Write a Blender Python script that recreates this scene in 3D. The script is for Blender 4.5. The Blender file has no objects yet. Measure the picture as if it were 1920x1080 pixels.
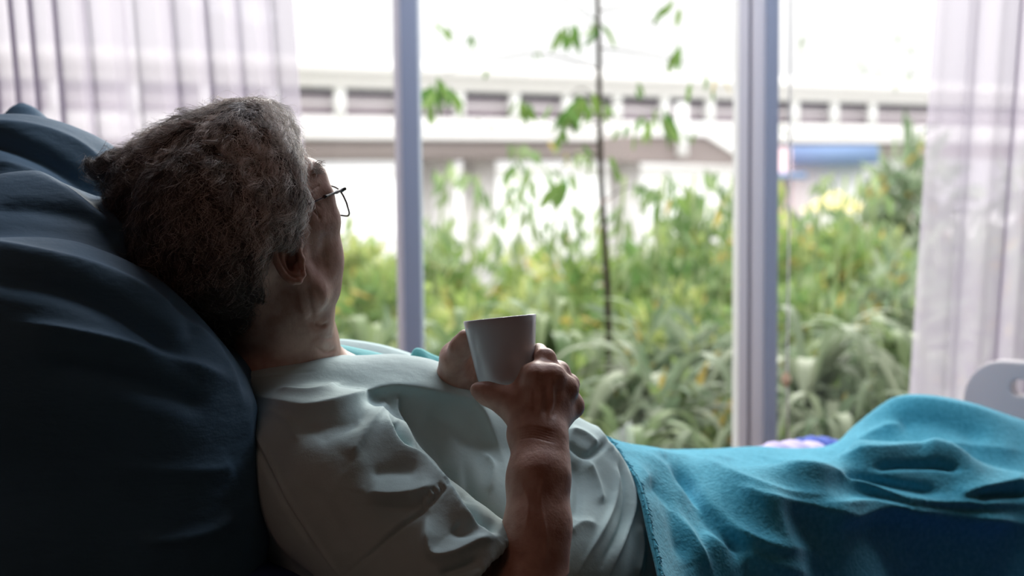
import bpy, math, random
import numpy as np
import openvdb as vdb
from mathutils import Vector, Matrix

rng = np.random.default_rng(7)
random.seed(7)
sc = bpy.context.scene
COL = sc.collection

# ------------------------------------------------------------------ camera
FPX = 2667.0
CAM = np.array([0.0, 0.0, 1.2])
PITCH, ROLL = math.radians(4.57), math.radians(0.55)
_f = np.array([0, math.cos(PITCH), -math.sin(PITCH)])
_u0 = np.array([0, math.sin(PITCH), math.cos(PITCH)])
_r0 = np.array([1.0, 0, 0])
R_ = _r0 * math.cos(ROLL) - _u0 * math.sin(ROLL)
U_ = _u0 * math.cos(ROLL) + _r0 * math.sin(ROLL)
cd = bpy.data.cameras.new('camera')
cam = bpy.data.objects.new('camera', cd)
COL.objects.link(cam)
cam.matrix_world = Matrix(((R_[0], U_[0], -_f[0], CAM[0]), (R_[1], U_[1], -_f[1], CAM[1]),
                           (R_[2], U_[2], -_f[2], CAM[2]), (0, 0, 0, 1)))
cd.sensor_width = 36.0
cd.lens = FPX * 36.0 / 1920.0
cd.clip_start = 0.05
cd.clip_end = 500
cd.dof.use_dof = True
cd.dof.focus_distance = 1.50
cd.dof.aperture_fstop = 4.2
sc.camera = cam

# ------------------------------------------------------------------ world (bright overcast sky)
w = bpy.data.worlds.new('overcast_sky')
sc.world = w
w.use_nodes = True
nt = w.node_tree
nt.nodes.clear()
out = nt.nodes.new('ShaderNodeOutputWorld')
bg = nt.nodes.new('ShaderNodeBackground')
tc = nt.nodes.new('ShaderNodeTexCoord')
sp = nt.nodes.new('ShaderNodeSeparateXYZ')
mr = nt.nodes.new('ShaderNodeMapRange')
nt.links.new(tc.outputs['Generated'], sp.inputs[0])
nt.links.new(sp.outputs['Z'], mr.inputs['Value'])
mr.inputs['From Min'].default_value = 0.0
mr.inputs['From Max'].default_value = 1.0
mr.inputs['To Min'].default_value = 0.97
mr.inputs['To Max'].default_value = 4.2
nt.links.new(mr.outputs['Result'], bg.inputs['Strength'])
bg.inputs['Color'].default_value = (0.985, 0.975, 0.97, 1)
nt.links.new(bg.outputs[0], out.inputs[0])

# soft sun behind thin cloud
sd = bpy.data.lights.new('sun', 'SUN')
sd.energy = 4.8
sd.angle = math.radians(32)
sd.color = (1, 0.97, 0.9)
so = bpy.data.objects.new('sun', sd)
so.rotation_euler = Vector((-0.12, -0.90, -0.50)).to_track_quat('-Z', 'Y').to_euler()
COL.objects.link(so)

# two unseen fill lights added to brighten the room: a warm one behind the bed and a cool one by the window (fixtures are built with the room)
def area(name, loc, size, energy, col):
    ld = bpy.data.lights.new(name, 'AREA')
    ld.shape = 'RECTANGLE'
    ld.size, ld.size_y = size
    ld.energy = energy
    ld.color = col
    lo = bpy.data.objects.new(name, ld)
    lo.location = loc
    COL.objects.link(lo)
    return lo
FILL_LIGHTS = [((-1.3, -0.6, 2.69), (1.2, 0.3), 5.2, (1.0, 0.52, 0.40)), ((0.3, 2.75, 2.69), (2.4, 0.3), 34.0, (0.88, 0.90, 1.0))]
for k_, (a_, b_, c_, d_) in enumerate(FILL_LIGHTS):
    area('fill_light', a_, b_, c_, d_)

sc.view_settings.view_transform = 'Standard'
sc.view_settings.look = 'None'
sc.view_settings.exposure = 0.0
sc.view_settings.gamma = 1.0
sc.view_settings.use_curve_mapping = False
sc.cycles.max_bounces = 10
sc.cycles.transparent_max_bounces = 24
sc.cycles.sample_clamp_indirect = 6

# ------------------------------------------------------------------ pixel <-> world
def P(px, py, Y):
    """point seen at pixel (px,py) of the 1920x1080 photo on the vertical plane y = Y"""
    a, b = (px - 960) / FPX, (540 - py) / FPX
    d = _f + a * R_ + b * U_
    return CAM + d * ((Y - CAM[1]) / d[1])

def proj(V):
    v = np.asarray(V) - CAM
    z = v @ _f
    return 960 + FPX * (v @ R_) / z, 540 - FPX * (v @ U_) / z, z

# ------------------------------------------------------------------ materials
def mat(name, col=(0.5, 0.5, 0.5), rough=0.6, spec=0.3, metal=0.0, sheen=0.0, sss=0.0):
    m = bpy.data.materials.new(name)
    m.use_nodes = True
    b = m.node_tree.nodes['Principled BSDF']
    b.inputs['Base Color'].default_value = (*col, 1)
    b.inputs['Roughness'].default_value = rough
    b.inputs['Specular IOR Level'].default_value = spec
    b.inputs['Metallic'].default_value = metal
    b.inputs['Sheen Weight'].default_value = sheen
    if sss:
        b.inputs['Subsurface Weight'].default_value = sss
        b.inputs['Subsurface Radius'].default_value = (0.01, 0.004, 0.002)
        b.inputs['Subsurface Scale'].default_value = 1.0
    return m

def N(m, t):
    return m.node_tree.nodes.new(t)

def L(m, a, b):
    m.node_tree.links.new(a, b)

def noise_mix(m, c1, c2, scale, detail=4, lo=0.35, hi=0.65, coord='Object', stretch=None):
    tcn = N(m, 'ShaderNodeTexCoord')
    nz = N(m, 'ShaderNodeTexNoise')
    nz.inputs['Scale'].default_value = scale
    nz.inputs['Detail'].default_value = detail
    if stretch:
        mp = N(m, 'ShaderNodeMapping')
        mp.inputs['Scale'].default_value = stretch
        L(m, tcn.outputs[coord], mp.inputs[0])
        L(m, mp.outputs[0], nz.inputs['Vector'])
    else:
        L(m, tcn.outputs[coord], nz.inputs['Vector'])
    rp = N(m, 'ShaderNodeValToRGB')
    rp.color_ramp.elements[0].position = lo
    rp.color_ramp.elements[0].color = (*c1, 1)
    rp.color_ramp.elements[1].position = hi
    rp.color_ramp.elements[1].color = (*c2, 1)
    L(m, nz.outputs['Fac'], rp.inputs[0])
    L(m, rp.outputs[0], m.node_tree.nodes['Principled BSDF'].inputs['Base Color'])
    return nz, rp

def bump(m, scale, strength, dist=0.001, detail=3, stretch=None, prev=None):
    tcn = N(m, 'ShaderNodeTexCoord')
    nz = N(m, 'ShaderNodeTexNoise')
    nz.inputs['Scale'].default_value = scale
    nz.inputs['Detail'].default_value = detail
    if stretch:
        mp = N(m, 'ShaderNodeMapping')
        mp.inputs['Scale'].default_value = stretch
        L(m, tcn.outputs['Object'], mp.inputs[0])
        L(m, mp.outputs[0], nz.inputs['Vector'])
    else:
        L(m, tcn.outputs['Object'], nz.inputs['Vector'])
    bp = N(m, 'ShaderNodeBump')
    bp.inputs['Strength'].default_value = strength
    bp.inputs['Distance'].default_value = dist
    L(m, nz.outputs['Fac'], bp.inputs['Height'])
    if prev:
        L(m, prev.outputs[0], bp.inputs['Normal'])
    L(m, bp.outputs[0], m.node_tree.nodes['Principled BSDF'].inputs['Normal'])
    return bp

M = {}
M['wall'] = mat('warm_wall_paint', (0.19, 0.14, 0.12), 0.9, 0.1)
bump(M['wall'], 60, 0.2)
M['ceiling'] = mat('ceiling_paint', (0.26, 0.21, 0.19), 0.9, 0.1)
M['floor'] = mat('vinyl_floor', (0.2, 0.16, 0.13), 0.5, 0.3)
noise_mix(M['floor'], (0.12, 0.09, 0.075), (0.17, 0.13, 0.11), 5)
M['frame_white'] = mat('white_window_frame', (0.93, 0.90, 0.95), 0.45, 0.4)
M['frame_shaded'] = mat('shaded_window_frame', (0.38, 0.44, 0.58), 0.4, 0.4)  # room-side shade of the white frame put into the base colour
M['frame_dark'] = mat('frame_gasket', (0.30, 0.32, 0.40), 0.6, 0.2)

M['skin'] = mat('old_tanned_skin', (0.40, 0.23, 0.165), 0.48, 0.4, sss=0.12)
noise_mix(M['skin'], (0.40, 0.215, 0.16), (0.62, 0.40, 0.32), 38, 6, 0.32, 0.66)
_b = bump(M['skin'], 420, 0.35, 0.0008, 4)
bump(M['skin'], 90, 0.4, 0.0022, 5, prev=_b)
M['gown'] = mat('pale_green_cotton', (0.42, 0.62, 0.63), 0.75, 0.2, sheen=0.15)
noise_mix(M['gown'], (0.43, 0.60, 0.61), (0.50, 0.67, 0.68), 9)
_b = bump(M['gown'], 900, 0.25, 0.0006, 2)
bump(M['gown'], 38, 0.35, 0.004, 4, prev=_b)
M['backlit_cloth'] = mat('teal_backlit_gown', (0.14, 0.55, 0.58), 0.75, 0.2, sheen=0.1)  # light passing through the gown cloth put into a teal colour
_b = bump(M['backlit_cloth'], 900, 0.25, 0.0006, 2)
bump(M['backlit_cloth'], 40, 0.4, 0.004, 3, prev=_b)
M['pillow'] = mat('navy_pillow_cotton', (0.04, 0.105, 0.19), 0.75, 0.35, sheen=0.05)
_p = M['pillow'].node_tree.nodes['Principled BSDF']
_p.inputs['Sheen Tint'].default_value = (1.0, 0.60, 0.50, 1)  # warm room glow on the shaded cotton put into the sheen colour
_p.inputs['Sheen Roughness'].default_value = 0.7
noise_mix(M['pillow'], (0.045, 0.13, 0.21), (0.056, 0.158, 0.26), 6)
_b = bump(M['pillow'], 500, 0.2, 0.0006, 2)
bump(M['pillow'], 14, 0.5, 0.008, 4, stretch=(1, 1, 2.2), prev=_b)
M['blanket'] = mat('teal_blue_fleece', (0.03, 0.32, 0.50), 0.95, 0.1, sheen=0.16)
noise_mix(M['blanket'], (0.05, 0.33, 0.47), (0.10, 0.48, 0.64), 160, 5, 0.3, 0.7)
_b = bump(M['blanket'], 260, 0.5, 0.003, 4)
bump(M['blanket'], 22, 0.3, 0.008, 3, prev=_b)
M['thread'] = mat('teal_stitching', (0.015, 0.2, 0.31), 0.9, 0.1)
M['mug'] = mat('white_glazed_ceramic', (0.66, 0.72, 0.78), 0.12, 0.55)
M['coffee'] = mat('milky_drink', (0.45, 0.38, 0.22), 0.2, 0.5)
M['plastic'] = mat('cream_plastic', (0.74, 0.71, 0.72), 0.45, 0.3)
def translucent(m, fac, col):
    b = m.node_tree.nodes['Principled BSDF']
    tr = N(m, 'ShaderNodeBsdfTranslucent')
    tr.inputs['Color'].default_value = (*col, 1)
    mx = N(m, 'ShaderNodeMixShader')
    mx.inputs[0].default_value = fac
    L(m, b.outputs[0], mx.inputs[1])
    L(m, tr.outputs[0], mx.inputs[2])
    L(m, mx.outputs[0], m.node_tree.nodes['Material Output'].inputs[0])
translucent(M['plastic'], 0.28, (0.9, 0.85, 0.88))
M['metal'] = mat('grey_metal', (0.4, 0.4, 0.42), 0.35, 0.5, 1.0)
M['mattress'] = mat('navy_mattress_cover', (0.05, 0.09, 0.25), 0.7, 0.2)
M['sheet'] = mat('lavender_sheet', (0.62, 0.55, 0.82), 0.8, 0.1)
M['sheet_blue'] = mat('blue_sheet_edge', (0.10, 0.16, 0.55), 0.8, 0.1)
M['black_metal'] = mat('black_glasses_metal', (0.02, 0.02, 0.022), 0.3, 0.5, 0.3)
M['brown_tip'] = mat('dark_red_temple_sleeve', (0.10, 0.025, 0.02), 0.35, 0.4)

def hair_mat():
    m = mat('grey_hair', (0.2, 0.18, 0.17), 0.48, 0.45)
    at = N(m, 'ShaderNodeAttribute')
    at.attribute_name = 'tint'
    L(m, at.outputs['Color'], m.node_tree.nodes['Principled BSDF'].inputs['Base Color'])
    return m
M['hair'] = hair_mat()

def leaf_mat(name, rough=0.6, trans=0.35):
    m = mat(name, (0.1, 0.3, 0.05), rough, 0.2)
    b = m.node_tree.nodes['Principled BSDF']
    at = N(m, 'ShaderNodeAttribute')
    at.attribute_name = 'tint'
    L(m, at.outputs['Color'], b.inputs['Base Color'])
    tr = N(m, 'ShaderNodeBsdfTranslucent')
    L(m, at.outputs['Color'], tr.inputs['Color'])
    mx = N(m, 'ShaderNodeMixShader')
    mx.inputs[0].default_value = trans
    L(m, b.outputs[0], mx.inputs[1])
    L(m, tr.outputs[0], mx.inputs[2])
    L(m, mx.outputs[0], m.node_tree.nodes['Material Output'].inputs[0])
    return m
M['leaf'] = leaf_mat('leaf')
M['bark'] = mat('dark_bark', (0.05, 0.04, 0.03), 0.9, 0.1)
M['ground'] = mat('garden_soil', (0.12, 0.15, 0.06), 0.95, 0.05)
noise_mix(M['ground'], (0.08, 0.10, 0.04), (0.22, 0.26, 0.10), 1.2)
M['concrete'] = mat('pale_concrete', (0.84, 0.82, 0.81), 0.9, 0.1)
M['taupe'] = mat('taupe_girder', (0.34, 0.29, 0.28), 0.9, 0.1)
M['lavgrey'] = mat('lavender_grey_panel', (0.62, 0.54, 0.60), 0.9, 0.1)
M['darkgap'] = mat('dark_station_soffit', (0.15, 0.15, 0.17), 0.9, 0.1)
M['asphalt'] = mat('pale_asphalt', (0.42, 0.42, 0.40), 0.9, 0.1)
M['white_ext'] = mat('white_render', (0.95, 0.95, 0.94), 0.9, 0.1)
M['blueroof'] = mat('blue_roof_sheet', (0.22, 0.32, 0.55), 0.6, 0.2)
M['pink'] = mat('pink_panel', (0.75, 0.55, 0.58), 0.8, 0.1)
M['yellow'] = mat('yellow_canvas', (0.62, 0.52, 0.22), 0.8, 0.1)
M['wood'] = mat('pale_wood', (0.62, 0.47, 0.34), 0.7, 0.2)
M['cord'] = mat('white_cord', (0.85, 0.83, 0.84), 0.7, 0.2)
M['knob'] = mat('peach_wood_knob', (0.85, 0.6, 0.42), 0.5, 0.3)

def sheer_mat(name, col, alpha):
    m = bpy.data.materials.new(name)
    m.use_nodes = True
    n = m.node_tree
    n.nodes.clear()
    o = n.nodes.new('ShaderNodeOutputMaterial')
    tr = n.nodes.new('ShaderNodeBsdfTransparent')
    tl = n.nodes.new('ShaderNodeBsdfTranslucent')
    df = n.nodes.new('ShaderNodeBsdfDiffuse')
    tl.inputs[0].default_value = (*col, 1)
    df.inputs[0].default_value = (*[c * 0.9 for c in col], 1)
    m1 = n.nodes.new('ShaderNodeMixShader')
    m1.inputs[0].default_value = 0.28
    n.links.new(tl.outputs[0], m1.inputs[1])
    n.links.new(df.outputs[0], m1.inputs[2])
    m2 = n.nodes.new('ShaderNodeMixShader')
    lw = n.nodes.new('ShaderNodeLayerWeight')
    lw.inputs[0].default_value = 0.45
    mrr = n.nodes.new('ShaderNodeMapRange')
    mrr.inputs['To Min'].default_value = alpha
    mrr.inputs['To Max'].default_value = 0.93
    n.links.new(lw.outputs['Facing'], mrr.inputs['Value'])
    n.links.new(mrr.outputs[0], m2.inputs[0])
    n.links.new(tr.outputs[0], m2.inputs[1])
    n.links.new(m1.outputs[0], m2.inputs[2])
    n.links.new(m2.outputs[0], o.inputs[0])
    return m
M['sheer'] = sheer_mat('sheer_lilac_voile', (0.51, 0.465, 0.56), 0.66)

def glass_mat(name, tint=(0.985, 0.99, 0.99), refl=0.02):
    m = bpy.data.materials.new(name)
    m.use_nodes = True
    n = m.node_tree
    n.nodes.clear()
    o = n.nodes.new('ShaderNodeOutputMaterial')
    tr = n.nodes.new('ShaderNodeBsdfTransparent')
    tr.inputs[0].default_value = (*tint, 1)
    gl = n.nodes.new('ShaderNodeBsdfGlossy')
    gl.inputs['Roughness'].default_value = 0.02
    mx = n.nodes.new('ShaderNodeMixShader')
    mx.inputs[0].default_value = refl
    n.links.new(tr.outputs[0], mx.inputs[1])
    n.links.new(gl.outputs[0], mx.inputs[2])
    n.links.new(mx.outputs[0], o.inputs[0])
    return m
M['glass'] = glass_mat('window_glass')
M['lens'] = glass_mat('spectacle_lens', (0.9, 0.92, 0.9))

# ------------------------------------------------------------------ object helpers
def link(name, me, m=None, parent=None, smooth=True):
    o = bpy.data.objects.new(name, me)
    COL.objects.link(o)
    if m is not None:
        me.materials.append(m)
    if parent is not None:
        o.parent = parent
    if smooth and len(me.polygons):
        me.polygons.foreach_set('use_smooth', np.ones(len(me.polygons), bool))
    return o

def tag(o, label=None, cat=None, group=None, kind=None):
    if label: o['label'] = label
    if cat: o['category'] = cat
    if group: o['group'] = group
    if kind: o['kind'] = kind
    return o

def empty(name, loc=(0, 0, 0)):
    o = bpy.data.objects.new(name, None)
    o.location = loc
    o.empty_display_size = 0.05
    COL.objects.link(o)
    return o

def fast_mesh(name, V, F):
    """V n x 3, F m x k (all same k)"""
    V = np.asarray(V, np.float32)
    F = np.asarray(F, np.int32)
    k = F.shape[1]
    me = bpy.data.meshes.new(name)
    me.vertices.add(len(V))
    me.vertices.foreach_set('co', V.ravel())
    me.loops.add(F.size)
    me.loops.foreach_set('vertex_index', F.ravel())
    me.polygons.add(len(F))
    me.polygons.foreach_set('loop_start', np.arange(0, F.size, k, dtype=np.int32))
    me.update(calc_edges=True)
    return me

def tint(me, cols):
    """per vertex colour attribute"""
    a = me.color_attributes.new('tint', 'FLOAT_COLOR', 'POINT')
    c = np.ones((len(cols), 4), np.float32)
    c[:, :3] = cols
    a.data.foreach_set('color', c.ravel())

def box_vf(lo, hi):
    x0, y0, z0 = lo
    x1, y1, z1 = hi
    V = [(x0, y0, z0), (x1, y0, z0), (x1, y1, z0), (x0, y1, z0), (x0, y0, z1), (x1, y0, z1), (x1, y1, z1), (x0, y1, z1)]
    F = [(0, 3, 2, 1), (4, 5, 6, 7), (0, 1, 5, 4), (1, 2, 6, 5), (2, 3, 7, 6), (3, 0, 4, 7)]
    return V, F

def boxes(name, lst, m, parent=None, bevel=0.0, rot=None, org=None):
    V, F = [], []
    for lo, hi in lst:
        v, f = box_vf(lo, hi)
        n = len(V)
        V += v
        F += [tuple(i + n for i in q) for q in f]
    V = np.array(V, float)
    if rot is not None:
        c, s = math.cos(rot), math.sin(rot)
        V = V @ np.array([[c, s, 0], [-s, c, 0], [0, 0, 1]])
    if org is not None:
        V = V + np.array(org)
    me = fast_mesh(name, V, F)
    o = link(name, me, m, parent, smooth=False)
    if bevel:
        b = o.modifiers.new('b', 'BEVEL')
        b.width = bevel
        b.segments = 3
    return o

def tube_vf(pts, radii, nseg=10, closed=False, cap=True):
    pts = np.asarray(pts, float)
    n = len(pts)
    radii = np.broadcast_to(np.asarray(radii, float), (n,))
    if closed:
        tan = np.roll(pts, -1, 0) - np.roll(pts, 1, 0)
    else:
        tan = np.gradient(pts, axis=0)
    tan /= np.linalg.norm(tan, axis=1)[:, None] + 1e-12
    ref = np.array([0, 0, 1.0]) if abs(tan[0][2]) < 0.9 else np.array([1.0, 0, 0])
    V = []
    u = np.cross(tan[0], ref)
    u /= np.linalg.norm(u)
    for i in range(n):
        u = u - tan[i] * (u @ tan[i])
        u /= np.linalg.norm(u)
        v = np.cross(tan[i], u)
        a = np.linspace(0, 2 * np.pi, nseg, endpoint=False)
        V.append(pts[i] + radii[i] * (np.cos(a)[:, None] * u + np.sin(a)[:, None] * v))
    V = np.concatenate(V)
    F = []
    m_ = n if closed else n - 1
    for i in range(m_):
        j = (i + 1) % n
        for k in range(nseg):
            k2 = (k + 1) % nseg
            F.append((i * nseg + k, i * nseg + k2, j * nseg + k2, j * nseg + k))
    if cap and not closed:
        for base, c in ((0, pts[0]), ((n - 1) * nseg, pts[-1])):
            V = np.vstack([V, c])
            ci = len(V) - 1
            for k in range(nseg):
                F.append((base + k, base + (k + 1) % nseg, ci, ci))
    return V, F

def tubes(name, lst, m, parent=None, nseg=10):
    """lst of (pts, radii, closed) joined as one part"""
    Vs, T = [], []
    off = 0
    for pts, radii, closed in lst:
        V, F = tube_vf(pts, radii, nseg, closed)
        Vs.append(V)
        T += [tuple(i + off for i in (f if f[2] != f[3] else f[:3])) for f in F]
        off += len(V)
    me = bpy.data.meshes.new(name)
    me.from_pydata(np.vstack(Vs).tolist(), [], T)
    return link(name, me, m, parent)

def catmull(pts, n):
    """smooth curve through points, n samples; works on any dimension"""
    p = np.asarray(pts, float)
    p = np.vstack([2 * p[0] - p[1], p, 2 * p[-1] - p[-2]])
    t = np.linspace(0, len(p) - 3 - 1e-6, n)
    i = t.astype(int)
    f = (t - i)[:, None]
    a, b, c, d = p[i], p[i + 1], p[i + 2], p[i + 3]
    return 0.5 * ((2 * b) + (-a + c) * f + (2 * a - 5 * b + 4 * c - d) * f ** 2 + (-a + 3 * b - 3 * c + d) * f ** 3)

# ------------------------------------------------------------------ implicit modelling
class Field:
    def __init__(s, lo, hi, h):
        s.lo = np.asarray(lo, float)
        s.h = h
        s.n = np.ceil((np.asarray(hi) - s.lo) / h).astype(int) + 1
        s.band = max(0.03, 6 * h)
        s.D = np.full(s.n, s.band, np.float32)
        s.ax = [(s.lo[i] + np.arange(s.n[i]) * h).astype(np.float32) for i in range(3)]

    def _slice(s, lo, hi, pad):
        a = np.clip(np.floor((lo - pad - s.lo) / s.h).astype(int), 0, s.n)
        b = np.clip(np.ceil((hi + pad - s.lo) / s.h).astype(int) + 1, 0, s.n)
        if np.any(b <= a):
            return None
        sl = tuple(slice(a[i], b[i]) for i in range(3))
        X = s.ax[0][sl[0]][:, None, None]
        Y = s.ax[1][sl[1]][None, :, None]
        Z = s.ax[2][sl[2]][None, None, :]
        return sl, X, Y, Z

    def _mix(s, sl, d, k, sub):
        A = s.D[sl]
        if sub:
            d = -d
            h = np.maximum(k - np.abs(A - d), 0) / k
            s.D[sl] = np.maximum(A, d) + h * h * k * 0.25
        else:
            h = np.maximum(k - np.abs(A - d), 0) / k
            s.D[sl] = np.minimum(A, d) - h * h * k * 0.25

    def cone(s, a, b, ra, rb, k=0.01, sub=False):
        a = np.asarray(a, float)
        b = np.asarray(b, float)
        r = max(ra, rb)
        q = s._slice(np.minimum(a, b) - r, np.maximum(a, b) + r, k + s.h * 3)
        if q is None:
            return s
        sl, X, Y, Z = q
        ba = b - a
        l2 = float(ba @ ba) + 1e-12
        px, py, pz = X - a[0], Y - a[1], Z - a[2]
        t = np.clip((px * ba[0] + py * ba[1] + pz * ba[2]) / l2, 0, 1)
        d = np.sqrt((px - t * ba[0]) ** 2 + (py - t * ba[1]) ** 2 + (pz - t * ba[2]) ** 2) - (ra + t * (rb - ra))
        s._mix(sl, d.astype(np.float32), k, sub)
        return s

    def chain(s, pts, rad, k=0.01, sub=False):
        if np.isscalar(rad):
            rad = [rad] * len(pts)
        for i in range(len(pts) - 1):
            s.cone(pts[i], pts[i + 1], rad[i], rad[i + 1], k, sub)
        return s

    def ell(s, c, axes, r, k=0.02, sub=False):
        """axes: 3 unit vectors, r: 3 radii"""
        c = np.asarray(c, float)
        A = np.asarray(axes, float)
        r = np.asarray(r, float)
        ext = np.sqrt(((A * r[:, None]) ** 2).sum(0))
        q = s._slice(c - ext, c + ext, k + s.h * 3)
        if q is None:
            return s
        sl, X, Y, Z = q
        px, py, pz = X - c[0], Y - c[1], Z - c[2]
        k0 = 0
        k1 = 0
        for i in range(3):
            e = px * A[i][0] + py * A[i][1] + pz * A[i][2]
            k0 = k0 + (e / r[i]) ** 2
            k1 = k1 + (e / r[i] ** 2) ** 2
        k0 = np.sqrt(k0)
        k1 = np.sqrt(k1) + 1e-9
        d = k0 * (k0 - 1) / k1
        s._mix(sl, d.astype(np.float32), k, sub)
        return s

    def blur(s, it=1):
        for _ in range(it):
            for ax in range(3):
                D = s.D
                a = [slice(None)] * 3
                b = [slice(None)] * 3
                c = [slice(None)] * 3
                a[ax], b[ax], c[ax] = slice(0, -2), slice(1, -1), slice(2, None)
                E = D.copy()
                E[tuple(b)] = 0.25 * D[tuple(a)] + 0.5 * D[tuple(b)] + 0.25 * D[tuple(c)]
                s.D = E
        return s

    def sample(s, V):
        g = (np.asarray(V) - s.lo) / s.h
        i = np.clip(np.floor(g).astype(int), 0, s.n - 2)
        f = np.clip(g - i, 0, 1)
        D = s.D
        r = 0
        for dx in (0, 1):
            for dy in (0, 1):
                for dz in (0, 1):
                    wgt = (f[:, 0] if dx else 1 - f[:, 0]) * (f[:, 1] if dy else 1 - f[:, 1]) * (f[:, 2] if dz else 1 - f[:, 2])
                    r = r + wgt * D[i[:, 0] + dx, i[:, 1] + dy, i[:, 2] + dz]
        return r

    def grad(s, V, e=None):
        e = e or s.h
        G = np.stack([s.sample(V + d) - s.sample(V - d) for d in np.eye(3) * e], 1)
        return G / (np.linalg.norm(G, axis=1)[:, None] + 1e-9)

    def verts(s, smooth=1):
        D = s.D.copy()
        D[[0, -1]] = s.band
        D[:, [0, -1]] = s.band
        D[:, :, [0, -1]] = s.band
        D = np.clip(D, -s.band, s.band)
        g = vdb.FloatGrid(s.band)
        g.copyFromArray(D)
        pts, tris, quads = g.convertToPolygons(0.0)
        V = pts.astype(float) * s.h + s.lo
        F = np.asarray(quads, np.int64)
        # smooth
        if smooth:
            for _ in range(smooth):
                acc = np.zeros_like(V)
                cnt = np.zeros(len(V))
                for a, b in ((0, 1), (1, 2), (2, 3), (3, 0)):
                    np.add.at(acc, F[:, a], V[F[:, b]])
                    np.add.at(acc, F[:, b], V[F[:, a]])
                    np.add.at(cnt, F[:, a], 1)
                    np.add.at(cnt, F[:, b], 1)
                V = 0.5 * V + 0.5 * acc / np.maximum(cnt, 1)[:, None]
        # orient outward
        c = V[F].mean(1)
        nrm = np.cross(V[F[:, 1]] - V[F[:, 0]], V[F[:, 2]] - V[F[:, 0]])
        k = min(2000, len(c))
        idx = rng.choice(len(c), k, replace=False)
        if (s.grad(c[idx]) * nrm[idx]).sum() < 0:
            F = F[:, ::-1]
        return V, F

def vnormals(V, F):
    n = np.cross(V[F[:, 2]] - V[F[:, 0]], V[F[:, 3]] - V[F[:, 1]])
    A = np.zeros_like(V)
    for i in range(4):
        np.add.at(A, F[:, i], n)
    return A / (np.linalg.norm(A, axis=1)[:, None] + 1e-12)

def strokes(V, Nn, lst, yr=None):
    """relief folds: each (polyline px, width_left, width_right, amplitude m). widths in px of the photo at that spot;
    left/right seen walking along the line. returns displaced V"""
    px, py, dz = proj(V)
    tocam = CAM - V
    tocam /= np.linalg.norm(tocam, axis=1)[:, None]
    face = np.clip(((Nn * tocam).sum(1) + 0.25) / 0.35, 0, 1)
    H = np.zeros(len(V))
    for pl, wl, wr, amp in lst:
        pl = catmull(pl, max(8, 6 * len(pl))) if len(pl) > 2 else catmull(pl, 6)
        wm = 3.0 * max(wl, wr)
        sel = (px > pl[:, 0].min() - wm) & (px < pl[:, 0].max() + wm) & (py > pl[:, 1].min() - wm) & (py < pl[:, 1].max() + wm) & (face > 0)
        I = np.nonzero(sel)[0]
        if not len(I):
            continue
        best = np.full(len(I), 1e9)
        side = np.zeros(len(I))
        tt = np.zeros(len(I))
        m_ = len(pl) - 1
        for i in range(m_):
            a, b = pl[i], pl[i + 1]
            ab = b - a
            l2 = ab @ ab + 1e-9
            ax, ay = px[I] - a[0], py[I] - a[1]
            t = np.clip((ax * ab[0] + ay * ab[1]) / l2, 0, 1)
            dx, dy = ax - t * ab[0], ay - t * ab[1]
            d = np.hypot(dx, dy)
            c = ab[0] * ay - ab[1] * ax
            u = d < best
            best[u] = d[u]
            side[u] = c[u]
            tt[u] = (i + t[u]) / m_
        wd = np.where(side > 0, wr, wl)
        env = np.clip(np.minimum(tt, 1 - tt) * 5, 0, 1)
        env = env * env * (3 - 2 * env) if True else env
        H[I] += amp * np.exp(-np.sqrt((best / wd) ** 2 + 0.02) ** (1.25 if amp > 0 else 1.8)) * (0.15 + 0.85 * env) * face[I]
    return V + Nn * H[:, None]

def subdiv_faces(V, F):
    """one linear subdivision of a quad mesh"""
    E = np.sort(np.concatenate([F[:, [0, 1]], F[:, [1, 2]], F[:, [2, 3]], F[:, [3, 0]]]), axis=1)
    key = E[:, 0].astype(np.int64) * len(V) + E[:, 1]
    uq, inv = np.unique(key, return_inverse=True)
    a, b = uq // len(V), uq % len(V)
    Em = 0.5 * (V[a] + V[b])
    Fm = V[F].mean(1)
    n, m_ = len(V), len(F)
    e = (inv + n).reshape(4, m_).T
    fc = np.arange(m_) + n + len(uq)
    Q = np.concatenate([np.stack([F[:, i], e[:, i], fc, e[:, (i + 3) % 4]], 1) for i in range(4)])
    return np.vstack([V, Em, Fm]), Q

def lumps(V, Nn, amp, scale, seed=0):
    """smooth value noise displacement made of random plane waves"""
    r = np.random.default_rng(seed)
    h = np.zeros(len(V))
    for i in range(14):
        k = r.normal(size=3)
        k *= scale * r.uniform(0.6, 1.6) / np.linalg.norm(k)
        h += np.sin(V @ k + r.uniform(0, 6.28))
    return V + Nn * (amp * h / 3.7)[:, None]

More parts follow.
